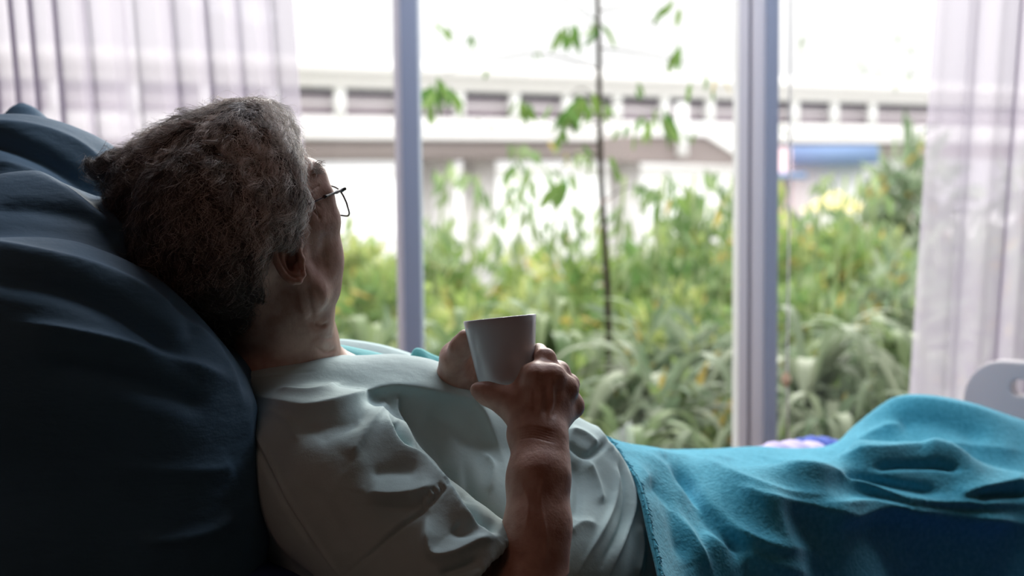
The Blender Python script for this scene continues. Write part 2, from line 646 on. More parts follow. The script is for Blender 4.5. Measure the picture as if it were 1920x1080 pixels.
# ================================================================== ROOM
YW = 3.7
def struct(o):
    o['kind'] = 'structure'
    return o
XL, XR, YB, ZC = -3.0, 3.4, -2.4, 2.75
WX0, WX1, WZ0, WZ1 = -2.6, 2.9, 0.12, 2.55
struct(boxes('floor', [((XL, YB, -0.1), (XR, YW + 0.15, 0))], M['floor']))
struct(boxes('ceiling', [((XL, YB, ZC), (XR, YW + 0.15, ZC + 0.1))], M['ceiling']))
struct(boxes('wall_left', [((XL - 0.1, YB, -0.1), (XL, YW + 0.15, ZC + 0.1))], M['wall']))
struct(boxes('wall_right', [((XR, YB, -0.1), (XR + 0.1, YW + 0.15, ZC + 0.1))], M['wall']))
struct(boxes('wall_back', [((XL - 0.1, YB - 0.1, -0.1), (XR + 0.1, YB, ZC + 0.1))], M['wall']))
struct(boxes('wall_front', [((XL, YW, 0), (WX0, YW + 0.15, ZC)), ((WX1, YW, 0), (XR, YW + 0.15, ZC)),
                            ((WX0, YW, WZ1), (WX1, YW + 0.15, ZC)), ((WX0, YW, 0), (WX1, YW + 0.15, WZ0))], M['wall']))

def xw(px, py=420, Y=YW):
    return P(px, py, Y)[0]

for a_, b_, c_, d_ in FILL_LIGHTS:
    t = empty('fill_fixture', (a_[0], a_[1], ZC))  # unseen fixture modelled around an added fill light
    tag(t, 'slim white fixture added out of view for fill light over the foot of the window' if a_[1] > 0 else 'slim white fixture added out of view for fill light behind the head of the bed', 'ceiling light')
    sx, sy = b_
    boxes('housing', [((-sx / 2 - 0.03, -sy / 2 - 0.03, -0.05), (sx / 2 + 0.03, sy / 2 + 0.03, 0))], M['frame_white'], t)

# window 1 (behind the person), window 2 (middle), window 3 (by the bed foot)
def window(name, x0, x1, members):
    t = empty(name, ((x0 + x1) / 2, YW, WZ0))
    struct(t)
    off = np.array(t.location)
    for nm, a, b, ya, yb, mt in members:
        o = boxes(nm, [((a, ya, WZ0), (b, yb, WZ1))], M[mt], t, bevel=0.002, org=-off)
    rails = [((x0, YW + 0.02, WZ0), (x1, YW + 0.09, WZ0 + 0.06)), ((x0, YW + 0.02, WZ1 - 0.06), (x1, YW + 0.09, WZ1))]
    boxes('rail', rails, M['frame_white'], t, org=-off)
    boxes('glass_pane', [((x0, YW + 0.05, WZ0 + 0.06), (x1, YW + 0.055, WZ1 - 0.06))], M['glass'], t, org=-off)
    return t
a0, a1, a2, a3 = xw(741), xw(748), xw(758), xw(789)
b0, b1, b2, b3, b4 = xw(1385), xw(1403), xw(1409), xw(1433), xw(1455)
window('window_1', WX0, a0, [('stile', WX0, WX0 + 0.06, YW + 0.01, YW + 0.1, 'frame_white'),
                             ('seal', a0 - 0.001, a1, YW + 0.035, YW + 0.1, 'frame_white')])
window('window_2', a1, b0, [('stile', a1, a2, YW + 0.0, YW + 0.1, 'frame_white'),
                            ('mullion', a2, a3, YW - 0.03, YW + 0.1, 'frame_shaded'),
                            ('jamb', b0, b1, YW + 0.0, YW + 0.1, 'frame_white')])
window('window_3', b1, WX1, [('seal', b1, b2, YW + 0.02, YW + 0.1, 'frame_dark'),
                             ('stile', b2, b3, YW - 0.01, YW + 0.1, 'frame_white'),
                             ('mullion', b3, b4, YW - 0.03, YW + 0.1, 'frame_shaded'),
                             ('jamb', WX1 - 0.06, WX1, YW, YW + 0.1, 'frame_white')])

# ------------------------------------------------------------------ curtains
def curtain(name, x0, x1, Y, lean, npleat, amp, seed, label, thick_side, flare=0.0):
    r = np.random.default_rng(seed)
    nx, nz = npleat * 26, 46
    z = np.linspace(0.06, 2.62, nz)
    s = np.linspace(0, 1, nx)
    ph0 = np.cumsum(1 + 0.28 * np.sin(s * 9 + seed) + 0.25 * np.sin(s * 23 + 2 * seed))
    ph0 = ph0 / ph0[-1] * npleat * 2 * math.pi
    am = 0.85 + 0.25 * np.sin(s * 31 + seed) * np.sin(s * 12.3 + 1)
    if thick_side == 'left':
        am = am * (1.1 - 0.25 * s ** 3)
    V = np.zeros((nz, nx, 3))
    for j, zz in enumerate(z):
        g = (2.62 - zz)
        ph = ph0 + 0.25 * np.sin(s * 5 + zz * 0.9) * g * 0.5
        V[j, :, 0] = x0 + (x1 - x0) * s + lean * (g - 1.0) + flare * g * (s - 0.5) + amp * 0.36 * am * np.sin(ph) + 0.004 * np.sin(3 * ph + 4 * s)
        V[j, :, 1] = Y + amp * am * np.cos(ph) * (0.7 + 0.12 * g) + 0.006 * np.sin(s * 60 + zz * 2)
        V[j, :, 2] = zz
    idx = np.arange(nz * nx).reshape(nz, nx)
    F = np.stack([idx[:-1, :-1], idx[:-1, 1:], idx[1:, 1:], idx[1:, :-1]], -1).reshape(-1, 4)
    o = link(name, fast_mesh(name, V.reshape(-1, 3), F), M['sheer'])
    return tag(o, label, 'curtain', 'sheer curtains at the window')
curtain('sheer_curtain', -2.3, xw(553, 140, 3.45), 3.45, 0.050, 24, 0.034, 3,
        'sheer lilac-white curtain hanging behind the navy pillow and the man\'s hair', 'left')
curtain('sheer_curtain', xw(1752, 130, 3.4), 2.6, 3.4, -0.050, 18, 0.034, 5,
        'sheer white curtain hanging behind the cream bed footboard', 'right')
boxes_rail = tubes('curtain_rail', [([(-2.5, 3.43, 2.64), (2.8, 3.43, 2.64)], 0.012, False)], M['metal'])
tag(boxes_rail, 'grey metal curtain rail above the sheer curtains', 'rail')

t = empty('blind_cord', P(1478, 400, 3.55))
tag(t, 'thin white blind cord hanging in front of the glass with a peach wooden knob', 'cord')
o_ = np.array(t.location)
p0, p1, p2 = P(1480, 400, 3.55), P(1476, 700, 3.55), P(1478, 850, 3.55)
top = p0.copy(); top[2] = 2.5
tubes('string', [([top - o_, p0 - o_, p1 - o_, p2 - o_], 0.0026, False)], M['cord'], t, 6)
kn = P(1474, 712, 3.55) - o_
tubes('knob', [([kn + (0, 0, 0.02), kn + (0, 0, 0.008), kn - (0, 0, 0.004), kn - (0, 0, 0.016)], [0.004, 0.011, 0.012, 0.005], False)], M['knob'], t, 12)

# ================================================================== OUTSIDE
def gz(Y):
    return -0.5 - 0.10 * (Y - 4.0)
gx = np.array([-60, -20, -8, 0, 8, 20, 60.0])
gy = np.array([3.95, 6, 9, 14, 25, 50, 130.0])
GX, GY = np.meshgrid(gx, gy)
GZ = np.where(GY < 30, gz(GY), gz(25) - 0.02 * (GY - 25))
Vg = np.stack([GX, GY, GZ], -1).reshape(-1, 3)
ii = np.arange(49).reshape(7, 7)
Fg = np.stack([ii[:-1, :-1], ii[:-1, 1:], ii[1:, 1:], ii[1:, :-1]], -1).reshape(-1, 4)
struct(link('ground', fast_mesh('ground', Vg, Fg), M['ground']))

struct(boxes('street', [((-60, 30, -8), (60, 128, gz(25) - 0.02))], M['asphalt']))

# ---- elevated station walkway
t = empty('elevated_walkway', (P(560, 200, 50)[0], 50, 1.2))
t.rotation_euler.z = math.radians(34)
tag(t, 'pale concrete elevated walkway crossing behind the garden, with posts and a dark window strip', 'bridge')
LB0, LB1 = -22, 60
boxes('roof', [((LB0, -0.4, 3.5), (LB1, 5, 4.15)), ((LB0, -0.2, 3.12), (LB1, 4.8, 3.5))], M['concrete'], t)
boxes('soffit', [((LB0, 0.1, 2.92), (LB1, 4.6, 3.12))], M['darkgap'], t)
boxes('back_panel', [((LB0, 0.5, 2.0), (LB1, 0.6, 2.93))], M['lavgrey'], t)
boxes('parapet', [((LB0, -0.1, 1.29), (LB1, 0.1, 2.12)), ((LB0, -0.2, 1.29), (LB1, 4.6, 1.45))], M['concrete'], t)
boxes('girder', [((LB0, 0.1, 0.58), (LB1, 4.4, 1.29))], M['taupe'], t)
boxes('handrail', [((LB0, -0.05, 2.55), (LB1, 0.02, 2.62))], M['concrete'], t)
for k in range(16):
    x = -8.6 + k * 2.5
    boxes('post', [((x, -0.12, 2.0), (x + 0.38, 0.2, 3.2))], M['white_ext'], t)
for x in (6.3, 8.2, 15.5, 24, 34):
    boxes('pillar', [((x, 1.4, -6), (x + 0.95, 2.4, 0.6))], M['concrete'], t)

# stair flight dropping from the walkway
t = empty('staircase', P(1290, 262, 44))
t.rotation_euler.z = math.radians(20)
tag(t, 'pale concrete stair flight slanting down from the elevated walkway', 'staircase')
def slanted(name, pts, y0, y1, m):
    n = len(pts)
    V = [(x, y0, z) for x, z in pts] + [(x, y1, z) for x, z in pts]
    F = [tuple(range(n)), tuple(range(2 * n - 1, n - 1, -1))] + [(i, i + n, (i + 1) % n + n, (i + 1) % n) for i in range(n)]
    me = bpy.data.meshes.new(name)
    me.from_pydata(V, [], F)
    return link(name, me, m, t, smooth=False)
slanted('stair_parapet', [(-1.8, 0.55), (0.6, 0.55), (3.4, -0.9), (6.5, -3.2), (6.5, -3.9), (3.3, -1.45), (0.5, 0.1), (-1.8, 0.1)], -0.3, -0.1, M['white_ext'])
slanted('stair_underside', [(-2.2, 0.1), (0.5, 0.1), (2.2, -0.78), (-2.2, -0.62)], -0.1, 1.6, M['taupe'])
boxes('post', [((-0.55, -0.5, -0.5), (-0.25, -0.3, 1.1))], M['white_ext'], t)

for nm, lab, (x0, x1), (z0, z1), Y, mt, cat in (
    ('haze_block', 'long white block added for the bright haze far beyond the elevated walkway', (-34, 15), (-12, 1.4), 86, 'white_ext', 'building'),  # added block whose white stands for bright far haze
    ('shed', 'low shed with a blue sheet roof beyond the trees', (P(1490, 0, 36)[0], P(1625, 0, 36)[0]), (-6, P(1500, 305, 36)[2]), 36, 'white_ext', 'building'),
    ('kiosk', 'small pink-walled kiosk with a pale blue awning beside the blue-roofed shed', (P(1440, 0, 34)[0], P(1486, 0, 34)[0]), (-6, P(1470, 276, 34)[2]), 34, 'pink', 'building')):
    t = empty(nm, ((x0 + x1) / 2, Y, z0))
    tag(t, lab, cat)
    off = np.array(t.location)
    boxes('wall', [((x0, Y, z0), (x1, Y + 5, z1))], M[mt], t, org=-off)
    if nm == 'shed':
        boxes('roof', [((x0 - 0.2, Y - 0.6, z1 - 0.05), (x1 + 0.2, Y + 5.3, z1 + 0.42))], M['blueroof'], t, org=-off)
    elif nm == 'kiosk':
        boxes('awning', [((x0 - 0.2, Y - 0.8, z1 - 0.75), (x1 + 0.2, Y, z1 - 0.6))], M['blueroof'], t, org=-off)
    else:
        boxes('block_edge', [((x0 - 0.3, Y - 0.3, z1), (x1 + 0.3, Y + 5.3, z1 + 0.3))], M['concrete'], t, org=-off)
# yellow market parasol
t = empty('market_parasol', P(1566, 420, 30))
tag(t, 'yellow and white market parasol beyond the garden below the blue roof', 'umbrella')
n = 16
a = np.linspace(0, 2 * np.pi, n, endpoint=False)
V = [(0, 0, 0.72)] + [(0.75 * math.cos(q), 0.75 * math.sin(q), 0.3 - 0.04 * (i % 2)) for i, q in enumerate(a)]
me = bpy.data.meshes.new('canopy')
me.from_pydata(V, [], [(0, i + 1, (i + 1) % n + 1) for i in range(n)])
link('canopy', me, M['yellow'], t)
tubes('pole', [([(0, 0, -3), (0, 0, 0.72)], 0.03, False)], M['cord'], t)

# ---- leaves
def leaf_vf(base, dirs, nrm, length, width, bend):
    """n leaves, each 2x3 grid of verts; base/dirs/nrm n x 3"""
    n = len(base)
    side = np.cross(dirs, nrm)
    side /= np.linalg.norm(side, axis=1)[:, None] + 1e-9
    prof = [(0, 0.12), (0.33, 1.0), (0.7, 0.8), (1.0, 0.04)]
    V = np.zeros((n, 8, 3))
    for i, (tt, ww) in enumerate(prof):
        c = base + dirs * (length * tt)[:, None] + nrm * (bend * length * (tt - tt * tt * 1.6))[:, None]
        V[:, 2 * i] = c - side * (width * ww * 0.5)[:, None]
        V[:, 2 * i + 1] = c + side * (width * ww * 0.5)[:, None]
    off = (np.arange(n) * 8)[:, None, None]
    q = np.array([[0, 1, 3, 2], [2, 3, 5, 4], [4, 5, 7, 6]])[None]
    return V.reshape(-1, 3), (off + q).reshape(-1, 4)

def unit(v):
    return v / (np.linalg.norm(v, axis=-1, keepdims=True) + 1e-9)

def leaf_cols(n, c1, c2, r, odd=0.05, oddc=(0.5, 0.38, 0.10)):
    t_ = r.random((n, 1)) ** 1.1
    c = np.array(c1) * (1 - t_) + np.array(c2) * t_
    c = 0.8 * c * r.uniform(0.7, 1.2, (n, 1))
    k = r.random(n) < odd
    c[k] = oddc
    return np.repeat(c, 8, 0)

def shrub_mesh(name, n, lsize, lwid, c1, c2, seed, droop=0.4, clump=26):
    r = np.random.default_rng(seed)
    cc = unit(r.normal(size=(clump, 3))) * r.uniform(0.25, 0.82, (clump, 1))
    cc[:, 2] = cc[:, 2] * 0.9 + 0.05
    ci = r.integers(0, clump, n)
    rad = r.uniform(0.12, 0.36, clump)
    dv = unit(r.normal(size=(n, 3)))
    base = cc[ci] + dv * (rad[ci] * r.random(n) ** 0.4)[:, None]
    dirs = unit(dv * 0.6 + unit(base) * 0.5 + r.normal(size=(n, 3)) * 0.45 - np.array([0, 0, droop]))
    nrm = unit(np.cross(dirs, unit(r.normal(size=(n, 3)))))
    nrm[nrm[:, 2] < 0] *= -1
    L_ = lsize * r.uniform(0.6, 1.35, n)
    V, F = leaf_vf(base, dirs, nrm, L_, L_ * lwid, r.uniform(0.0, 0.3, n))
    me = fast_mesh(name, V, F)
    tint(me, leaf_cols(n, c1, c2, r))
    me.materials.append(M['leaf'])
    return me

YG1, YG2 = (0.36, 0.46, 0.14), (0.62, 0.66, 0.26)
MG1, MG2 = (0.13, 0.27, 0.07), (0.42, 0.54, 0.17)
GG1, GG2 = (0.20, 0.30, 0.17), (0.46, 0.54, 0.38)
SM = {
    'y1': shrub_mesh('foliage_yellow_green', 2600, 0.17, 0.34, YG1, YG2, 1),
    'y2': shrub_mesh('foliage_lime', 2600, 0.15, 0.4, (0.30, 0.43, 0.12), YG2, 2),
    'm1': shrub_mesh('foliage_mid_green', 2200, 0.2, 0.3, MG1, MG2, 3, 0.6),
    'm2': shrub_mesh('foliage_olive', 2400, 0.18, 0.28, MG1, YG1, 4, 0.5),
    'g1': shrub_mesh('foliage_grey_green', 2000, 0.27, 0.24, GG1, GG2, 5, 0.7),
}
def shrub(px, top, Y, rx, kind, label, rz=None, ry=None, parent_group='shrubs in the garden outside the window'):
    tp = P(px, top, Y)
    g = gz(Y)
    hh = tp[2] - g
    rz = rz or min(hh * 0.55, rx * 1.2)
    t = empty('shrub', (tp[0], Y, g))
    tag(t, label, 'shrub', parent_group)
    fo = bpy.data.objects.new('foliage', SM[kind])
    COL.objects.link(fo)
    fo.parent = t
    fo.location = (0, 0, hh - rz)
    fo.scale = (rx, ry or rx * 0.8, rz)
    fo.rotation_euler.z = (px * 0.37) % 6.28
    fo.rotation_euler.z = ((px * 0.37) % 3.0)
    zz = hh - rz
    tubes('stem', [(catmull([(0, 0, -0.05), (0.04, 0.02, zz * 0.5), (0.1 * k, 0.05 * k, zz + 0.3 * rz)], 8), [0.022] * 4 + [0.014] * 4, False) for k in (-1.2, 0, 1.3)], M['bark'], t, 6)
    return t

shrub(560, 400, 13, 1.3, 'y1', 'yellow-green shrub far back, mostly hidden behind the man\'s head')
shrub(668, 392, 12, 1.0, 'y2', 'pale lime shrub seen just beyond the man\'s cheek and glasses')
shrub(640, 530, 8.5, 0.75, 'y1', 'yellow-green shrub showing between the man\'s neck and the narrow mullion')
shrub(735, 450, 10, 0.9, 'm2', 'olive-green shrub standing right behind the narrow mullion')
shrub(715, 610, 7, 0.55, 'g1', 'grey-green shrub low behind the gown collar beside the narrow mullion')
shrub(850, 405, 12.5, 1.15, 'm2', 'olive shrub at the back below the first walkway pillar')
shrub(960, 425, 13, 1.1, 'y1', 'yellow-green shrub at the back below the second walkway pillar')
shrub(880, 500, 9, 0.9, 'y2', 'lime shrub in the middle of the garden above the mug, nearest the narrow mullion')
shrub(1010, 505, 8.5, 0.8, 'y1', 'yellow-green shrub in the middle of the garden above the mug rim')
shrub(860, 600, 7, 0.6, 'm1', 'mid-green shrub low behind the hand on the far side of the mug')
shrub(1075, 400, 11.5, 1.0, 'm1', 'mid-green shrub at the back left of the dark sapling trunk')
shrub(1215, 405, 12, 1.15, 'y2', 'lime shrub at the back just past the dark sapling trunk')
shrub(1330, 350, 11, 0.95, 'm1', 'tall green shrub at the back beside the wide mullion')
shrub(1180, 500, 8.5, 0.85, 'm2', 'olive shrub behind the dark sapling trunk in the middle of the garden')
shrub(1310, 480, 8.5, 0.85, 'y1', 'yellow-green shrub in the middle of the garden beside the wide mullion')
shrub(1090, 580, 6.8, 0.6, 'm1', 'green shrub directly behind the hand holding the mug')
shrub(1240, 600, 6.6, 0.65, 'g1', 'grey-green shrub near the glass at the foot of the sapling')
shrub(1360, 610, 6.6, 0.6, 'g1', 'grey-green shrub near the glass touching the wide mullion')
shrub(1150, 730, 5.6, 0.55, 'g1', 'low grey-green shrub just above the gown and blanket edge')
shrub(1330, 740, 5.6, 0.6, 'm1', 'low green shrub just above the middle of the blanket')
shrub(1500, 345, 12, 1.0, 'y2', 'lime shrub at the back below the blue roof, past the wide mullion')
shrub(1600, 370, 11, 0.9, 'm2', 'olive shrub at the back below the yellow parasol')
shrub(1500, 480, 8.5, 0.8, 'm2', 'olive shrub behind the blind cord')
shrub(1640, 480, 8.5, 0.85, 'g1', 'grey-green shrub in the middle of the garden beside the bed-foot curtain')
shrub(1780, 420, 9, 0.9, 'g1', 'grey-green shrub seen through the bed-foot curtain')
shrub(1520, 640, 6.4, 0.6, 'm1', 'low green shrub near the glass beside the blind cord')
shrub(1670, 650, 6.2, 0.6, 'g1', 'low grey-green shrub near the glass above the raised blanket')
shrub(1440, 700, 6.0, 0.5, 'g1', 'low grey-green shrub behind the wide mullion')
shrub(1200, 690, 5.2, 0.42, 'g1', 'small grey-green shrub near the glass between the wrist and the wide mullion')
shrub(1290, 660, 5.4, 0.42, 'm1', 'small green shrub near the glass left of the wide mullion')
shrub(1110, 690, 5.4, 0.40, 'm2', 'small olive shrub near the glass just above the man\'s knuckles')
shrub(1590, 700, 5.3, 0.42, 'g1', 'small grey-green shrub near the glass behind the lavender sheet')
shrub(960, 640, 6.2, 0.5, 'm2', 'low olive shrub directly behind the mug')
for px, top, Y, rx, lab in ((1680, 262, 14, 1.3, 'round-topped grey-green tree beyond the shrubs beside the bed-foot curtain'),
                            (1900, 300, 18, 1.7, 'grey-green tree seen faintly through the bed-foot curtain')):
    o = shrub(px, top, Y, rx, 'g1', lab, parent_group='trees at the back of the garden')
    o.name = 'tree'
    o['category'] = 'tree'

# ---- sapling with hanging narrow leaves close to the glass
def hang_leaves(spots, Y, c1, c2, seed):
    r = np.random.default_rng(seed)
    B, D, Ln = [], [], []
    for x, y, s, n in spots:
        for _ in range(n):
            p = P(x + r.normal() * s * 0.5, y + r.normal() * s * 0.35, Y + r.normal() * 0.12)
            B.append(p)
            D.append((r.normal() * 0.45, r.normal() * 0.35, -1.0))
            Ln.append(r.uniform(0.75, 1.2) * s * 1.9 / FPX * Y)
    B, D = np.array(B), unit(np.array(D))
    Ln = np.array(Ln)
    nrm = unit(np.cross(D, unit(r.normal(size=D.shape))))
    V, F = leaf_vf(B, D, nrm, Ln, Ln * 0.31, r.uniform(0, 0.25, len(B)))
    return V, F, leaf_cols(len(B), c1, c2, r, 0.02)

t = empty('sapling', (P(1140, 585, 6)[0], 6, gz(6)))
tag(t, 'slender dark-trunked sapling with narrow hanging leaves close to the glass', 'tree')
o_ = np.array(t.location)
tr = [P(1142, 700, 6.0), P(1140, 585, 6.0), P(1135, 470, 6), P(1128, 350, 6), P(1124, 220, 6), P(1123, 100, 6), P(1118, -60, 6), P(1110, -260, 6)]
tr = [np.array([o_[0], 6, o_[2]])] + tr
tubes('trunk', [(catmull(tr, 40) - o_, np.linspace(0.017, 0.008, 40), False)], M['bark'], t, 8)
tw = [((1125, 190), (1090, 165), (1060, 185)), ((1127, 290), (1080, 290), (1045, 320)), ((1124, 60), (1095, 40), (1060, 30)),
      ((1122, 20), (1190, 20), (1268, 80)), ((1123, 90), (1200, 100), (1300, 120)), ((1126, 200), (1180, 190), (1240, 205)),
      ((1124, 40), (1020, -10), (900, 60)), ((1124, 130), (1000, 100), (830, 140)), ((1130, 380), (1180, 350), (1240, 360)),
      ((1124, 10), (1110, -40), (1060, -20)), ((1126, 230), (1060, 240), (980, 200))]
tubes('twig', [(catmull([P(x, y, 6) for x, y in q], 10) - o_, np.linspace(0.0035, 0.0012, 10), False) for q in tw], M['bark'], t, 5)
spots = [(1060, 205, 28, 15), (1085, 190, 26, 10), (1045, 340, 28, 9), (1125, 45, 22, 8), (1060, 55, 24, 11), (985, 190, 22, 6), (815, 165, 24, 8), (1268, 90, 26, 2), (1262, 10, 20, 3),
         (1312, 140, 22, 3), (1345, 150, 18, 3), (1240, 212, 28, 9), (1220, 225, 22, 5), (985, 195, 22, 4), (985, 335, 24, 3), (830, 60, 18, 3),
         (885, 70, 15, 3), (812, 160, 26, 7), (845, 175, 22, 5), (890, 225, 18, 3), (1280, 360, 22, 4), (1250, 370, 24, 4), (1010, 100, 14, 2),
         (920, 140, 14, 2), (1170, 240, 18, 3), (1100, 290, 20, 4), (1150, 300, 20, 3), (980, 300, 20, 3), (1040, 250, 18, 3), (1290, 250, 18, 2),
         (1110, 200, 20, 4), (800, 200, 24, 4), (1190, 160, 14, 2)]
V, F, C = hang_leaves(spots, 6.0, (0.10, 0.24, 0.05), (0.30, 0.46, 0.12), 11)
me = fast_mesh('foliage', V - o_, F)
tint(me, C)
link('foliage', me, M['leaf'], t)

def bamboo(px, Y, lab, spots, c1, c2, seed):
    t = empty('bamboo', (P(px, 400, Y)[0], Y, gz(Y)))
    tag(t, lab, 'bamboo', 'bamboo stems in the garden')
    o_ = np.array(t.location)
    zt_ = P(px, 330, Y)[2] - gz(Y)
    st = [(0, 0, 0), (0.02, 0, zt_ * 0.3), (-0.02, 0, zt_ * 0.6), (0.05, 0, zt_)]
    tubes('stem', [(catmull([(x + dx, y, z) for x, y, z in st], 16), 0.010, False) for dx in (-0.1, 0.1)], M['leaf_stem'], t, 6)
    V, F, C = hang_leaves(spots, Y, c1, c2, seed)
    me = fast_mesh('foliage', V - o_, F)
    tint(me, C)
    link('foliage', me, M['leaf'], t)
M['leaf_stem'] = mat('green_stem', (0.30, 0.38, 0.16), 0.6, 0.2)
PG1, PG2 = (0.22, 0.36, 0.14), (0.50, 0.60, 0.34)
def scatter(x0, x1, y0, y1, n, s, seed):
    r = np.random.default_rng(seed)
    return [(r.uniform(x0, x1), r.uniform(y0, y1), s * r.uniform(0.7, 1.2), 4) for _ in range(n)]
bamboo(850, 8.5, 'pale bamboo with hanging leaves beside the narrow mullion', scatter(800, 960, 300, 520, 26, 20, 1), PG1, PG2, 21)
bamboo(1000, 8.0, 'bamboo with hanging leaves above and behind the mug', scatter(960, 1110, 260, 560, 34, 20, 2), PG1, PG2, 22)
bamboo(1190, 7.5, 'bamboo with hanging leaves just past the sapling trunk', scatter(1150, 1290, 330, 560, 32, 22, 3), MG1, PG2, 23)
bamboo(1320, 7.5, 'bamboo with hanging leaves touching the wide mullion', scatter(1280, 1385, 300, 600, 32, 22, 4), MG1, PG2, 24)
bamboo(1560, 8.0, 'bamboo seen past the wide mullion behind the blind cord', scatter(1460, 1700, 330, 560, 34, 20, 5), PG1, PG2, 25)
bamboo(1600, 9.0, 'sparse pale bamboo sprays against the sky near the bed-foot curtain', scatter(1470, 1740, 60, 240, 10, 11, 6), (0.5, 0.55, 0.45), (0.7, 0.75, 0.65), 26)

# ---- arching strap-leaved plants near the glass
def arching_mesh(name, n, seed, c1, c2, wid=0.045):
    r = np.random.default_rng(seed)
    V, F, C = [], [], []
    for k in range(n):
        a = r.uniform(0, 6.28)
        ln = r.uniform(0.6, 1.05)
        up = r.uniform(0.45, 0.95)
        d = np.array([math.cos(a), math.sin(a)])
        pts = catmull([(0, 0, 0), (d[0] * ln * 0.25, d[1] * ln * 0.25, up * ln * 0.7), (d[0] * ln * 0.62, d[1] * ln * 0.62, up * ln * 0.75),
                       (d[0] * ln * 0.85, d[1] * ln * 0.85, up * ln * 0.35)], 12)
        side = np.array([-d[1], d[0], 0])
        wv = wid * np.sin(np.linspace(0.25, 3.1, 12)) * r.uniform(0.7, 1.3)
        b = len(V)
        for i in range(12):
            V += [pts[i] - side * wv[i], pts[i] + (0, 0, -0.25 * wv[i]), pts[i] + side * wv[i]]
        for i in range(11):
            for q in (0, 1):
                F.append((b + 3 * i + q, b + 3 * i + q + 1, b + 3 * i + q + 4, b + 3 * i + q + 3))
        c = 0.62 * (np.array(c1) + (np.array(c2) - np.array(c1)) * r.random())
        C += [c] * 36
    me = fast_mesh(name, np.array(V), F)
    tint(me, np.array(C))
    me.materials.append(M['leaf'])
    return me
AM = [arching_mesh('blades_pale', 34, 31, (0.17, 0.26, 0.13), (0.44, 0.50, 0.34)), arching_mesh('blades_green', 34, 32, (0.12, 0.24, 0.08), (0.36, 0.46, 0.22)),
      arching_mesh('blades_dry', 3, 37, (0.72, 0.55, 0.38), (0.80, 0.66, 0.48), 0.02)]
for px, py, Y, s, k, lab in ((1240, 650, 5.3, 1.0, 0, 'arching pale-bladed plant below the sapling'),
                             (1180, 770, 4.8, 0.7, 1, 'low arching green plant just over the blanket edge'),
                             (1320, 790, 4.8, 0.7, 0, 'low arching pale plant just over the middle of the blanket'),
                             (1520, 590, 5.4, 1.0, 0, 'arching pale plant past the wide mullion behind the blind cord'), (1660, 590, 5.8, 1.0, 1, 'arching green plant beside the bed-foot curtain'),
                             (1560, 730, 4.9, 0.75, 0, 'low arching pale plant behind the lavender sheet'), (1670, 700, 5.2, 0.8, 0, 'low arching pale plant behind the raised blanket'),
                             (690, 590, 6.2, 0.8, 1, 'arching green plant between the collar and the narrow mullion'), (860, 590, 6.0, 0.8, 1, 'arching green plant left of the mug past the narrow mullion'),
                             (1030, 560, 6.0, 0.9, 1, 'arching green plant directly behind the mug')):
    tp = P(px, py, Y)
    t = empty('arching_plant', (tp[0], Y, gz(Y)))
    tag(t, lab, 'plant', 'arching plants near the glass')
    o = bpy.data.objects.new('blade', AM[k])
    COL.objects.link(o)
    o.parent = t
    zt = tp[2] - gz(Y)
    s *= 0.62
    o.scale = (s, s, s)
    o.location = (0, 0, max(0, zt - 0.68 * s))
    o.rotation_euler.z = px * 0.1
    tubes('stem', [([(0, 0, -0.05), (0, 0, max(0.02, zt - 0.66 * s))], 0.03, False)], M['bark'], t, 6)
    if px == 1240:
        o = bpy.data.objects.new('dry_blade', AM[2])
        COL.objects.link(o)
        o.parent = t
        o['label'] = 'dry tan blade'
        o.location = (0, -0.35, max(0, zt - 0.95))
        o.rotation_euler.z = 0.5

t = empty('garden_fence', (P(1560, 800, 5.4)[0], 5.4, gz(5.4)))
tag(t, 'low weathered wooden fence behind the raised blanket outside the glass', 'fence')
o_ = np.array(t.location)
for px, py in ((1545, 800), (1624, 785), (1710, 780)):
    q = P(px, py, 5.4)
    boxes('post', [((q[0] - 0.02, 5.38, gz(5.4)), (q[0] + 0.02, 5.42, q[2]))], M['wood'], t, org=-o_)
q0, q1 = P(1500, 835, 5.4), P(1740, 822, 5.4)
boxes('rail', [((q0[0], 5.36, q0[2] - 0.02), (q1[0], 5.38, q0[2] + 0.02))], M['wood'], t, org=-o_)

# ================================================================== BED
ALP = math.radians(30)
BU = np.array([math.cos(ALP), math.sin(ALP), 0])      # towards the feet
BN = np.array([-math.sin(ALP), math.cos(ALP), 0])     # towards the window
FC = P(1818, 690, 2.9)                                # far upper corner of the footboard
FC[2] = 0
BED0 = FC - BU * 2.08 - BN * 0.92                     # near head corner of the bed, on the floor
bed = empty('hospital_bed', BED0)
bed.rotation_euler.z = ALP
tag(bed, 'hospital bed with navy mattress and cream plastic footboard under the man and blanket', 'bed')

def rbox(name, lo, hi, m, parent, bev=0.02, seg=4):
    o = boxes(name, [(lo, hi)], m, parent)
    b = o.modifiers.new('b', 'BEVEL')
    b.width = bev
    b.segments = seg
    o.data.polygons.foreach_set('use_smooth', np.ones(6, bool))
    return o
rbox('mattress', (0.85, 0.03, 0.48), (2.03, 0.89, 0.60), M['mattress'], bed, 0.04)
o = rbox('backrest', (-0.80, 0.26, -0.13), (0.0, 0.89, -0.01), M['mattress'], bed, 0.04)
o.location = (0.87, 0, 0.56)
o.rotation_euler = (0, math.radians(24), 0)
rbox('bed_frame', (0.1, 0.06, 0.36), (2.03, 0.86, 0.44), M['plastic'], bed, 0.01)
for x in (0.2, 1.9):
    for y in (0.12, 0.80):
        o = tubes('leg', [([(x, y, 0.07), (x, y, 0.37)], 0.022, False)], M['metal'], bed)
        tubes('castor', [([(x, y - 0.015, 0.05), (x, y + 0.015, 0.05)], 0.05, False)], M['black_metal'], bed, 20)

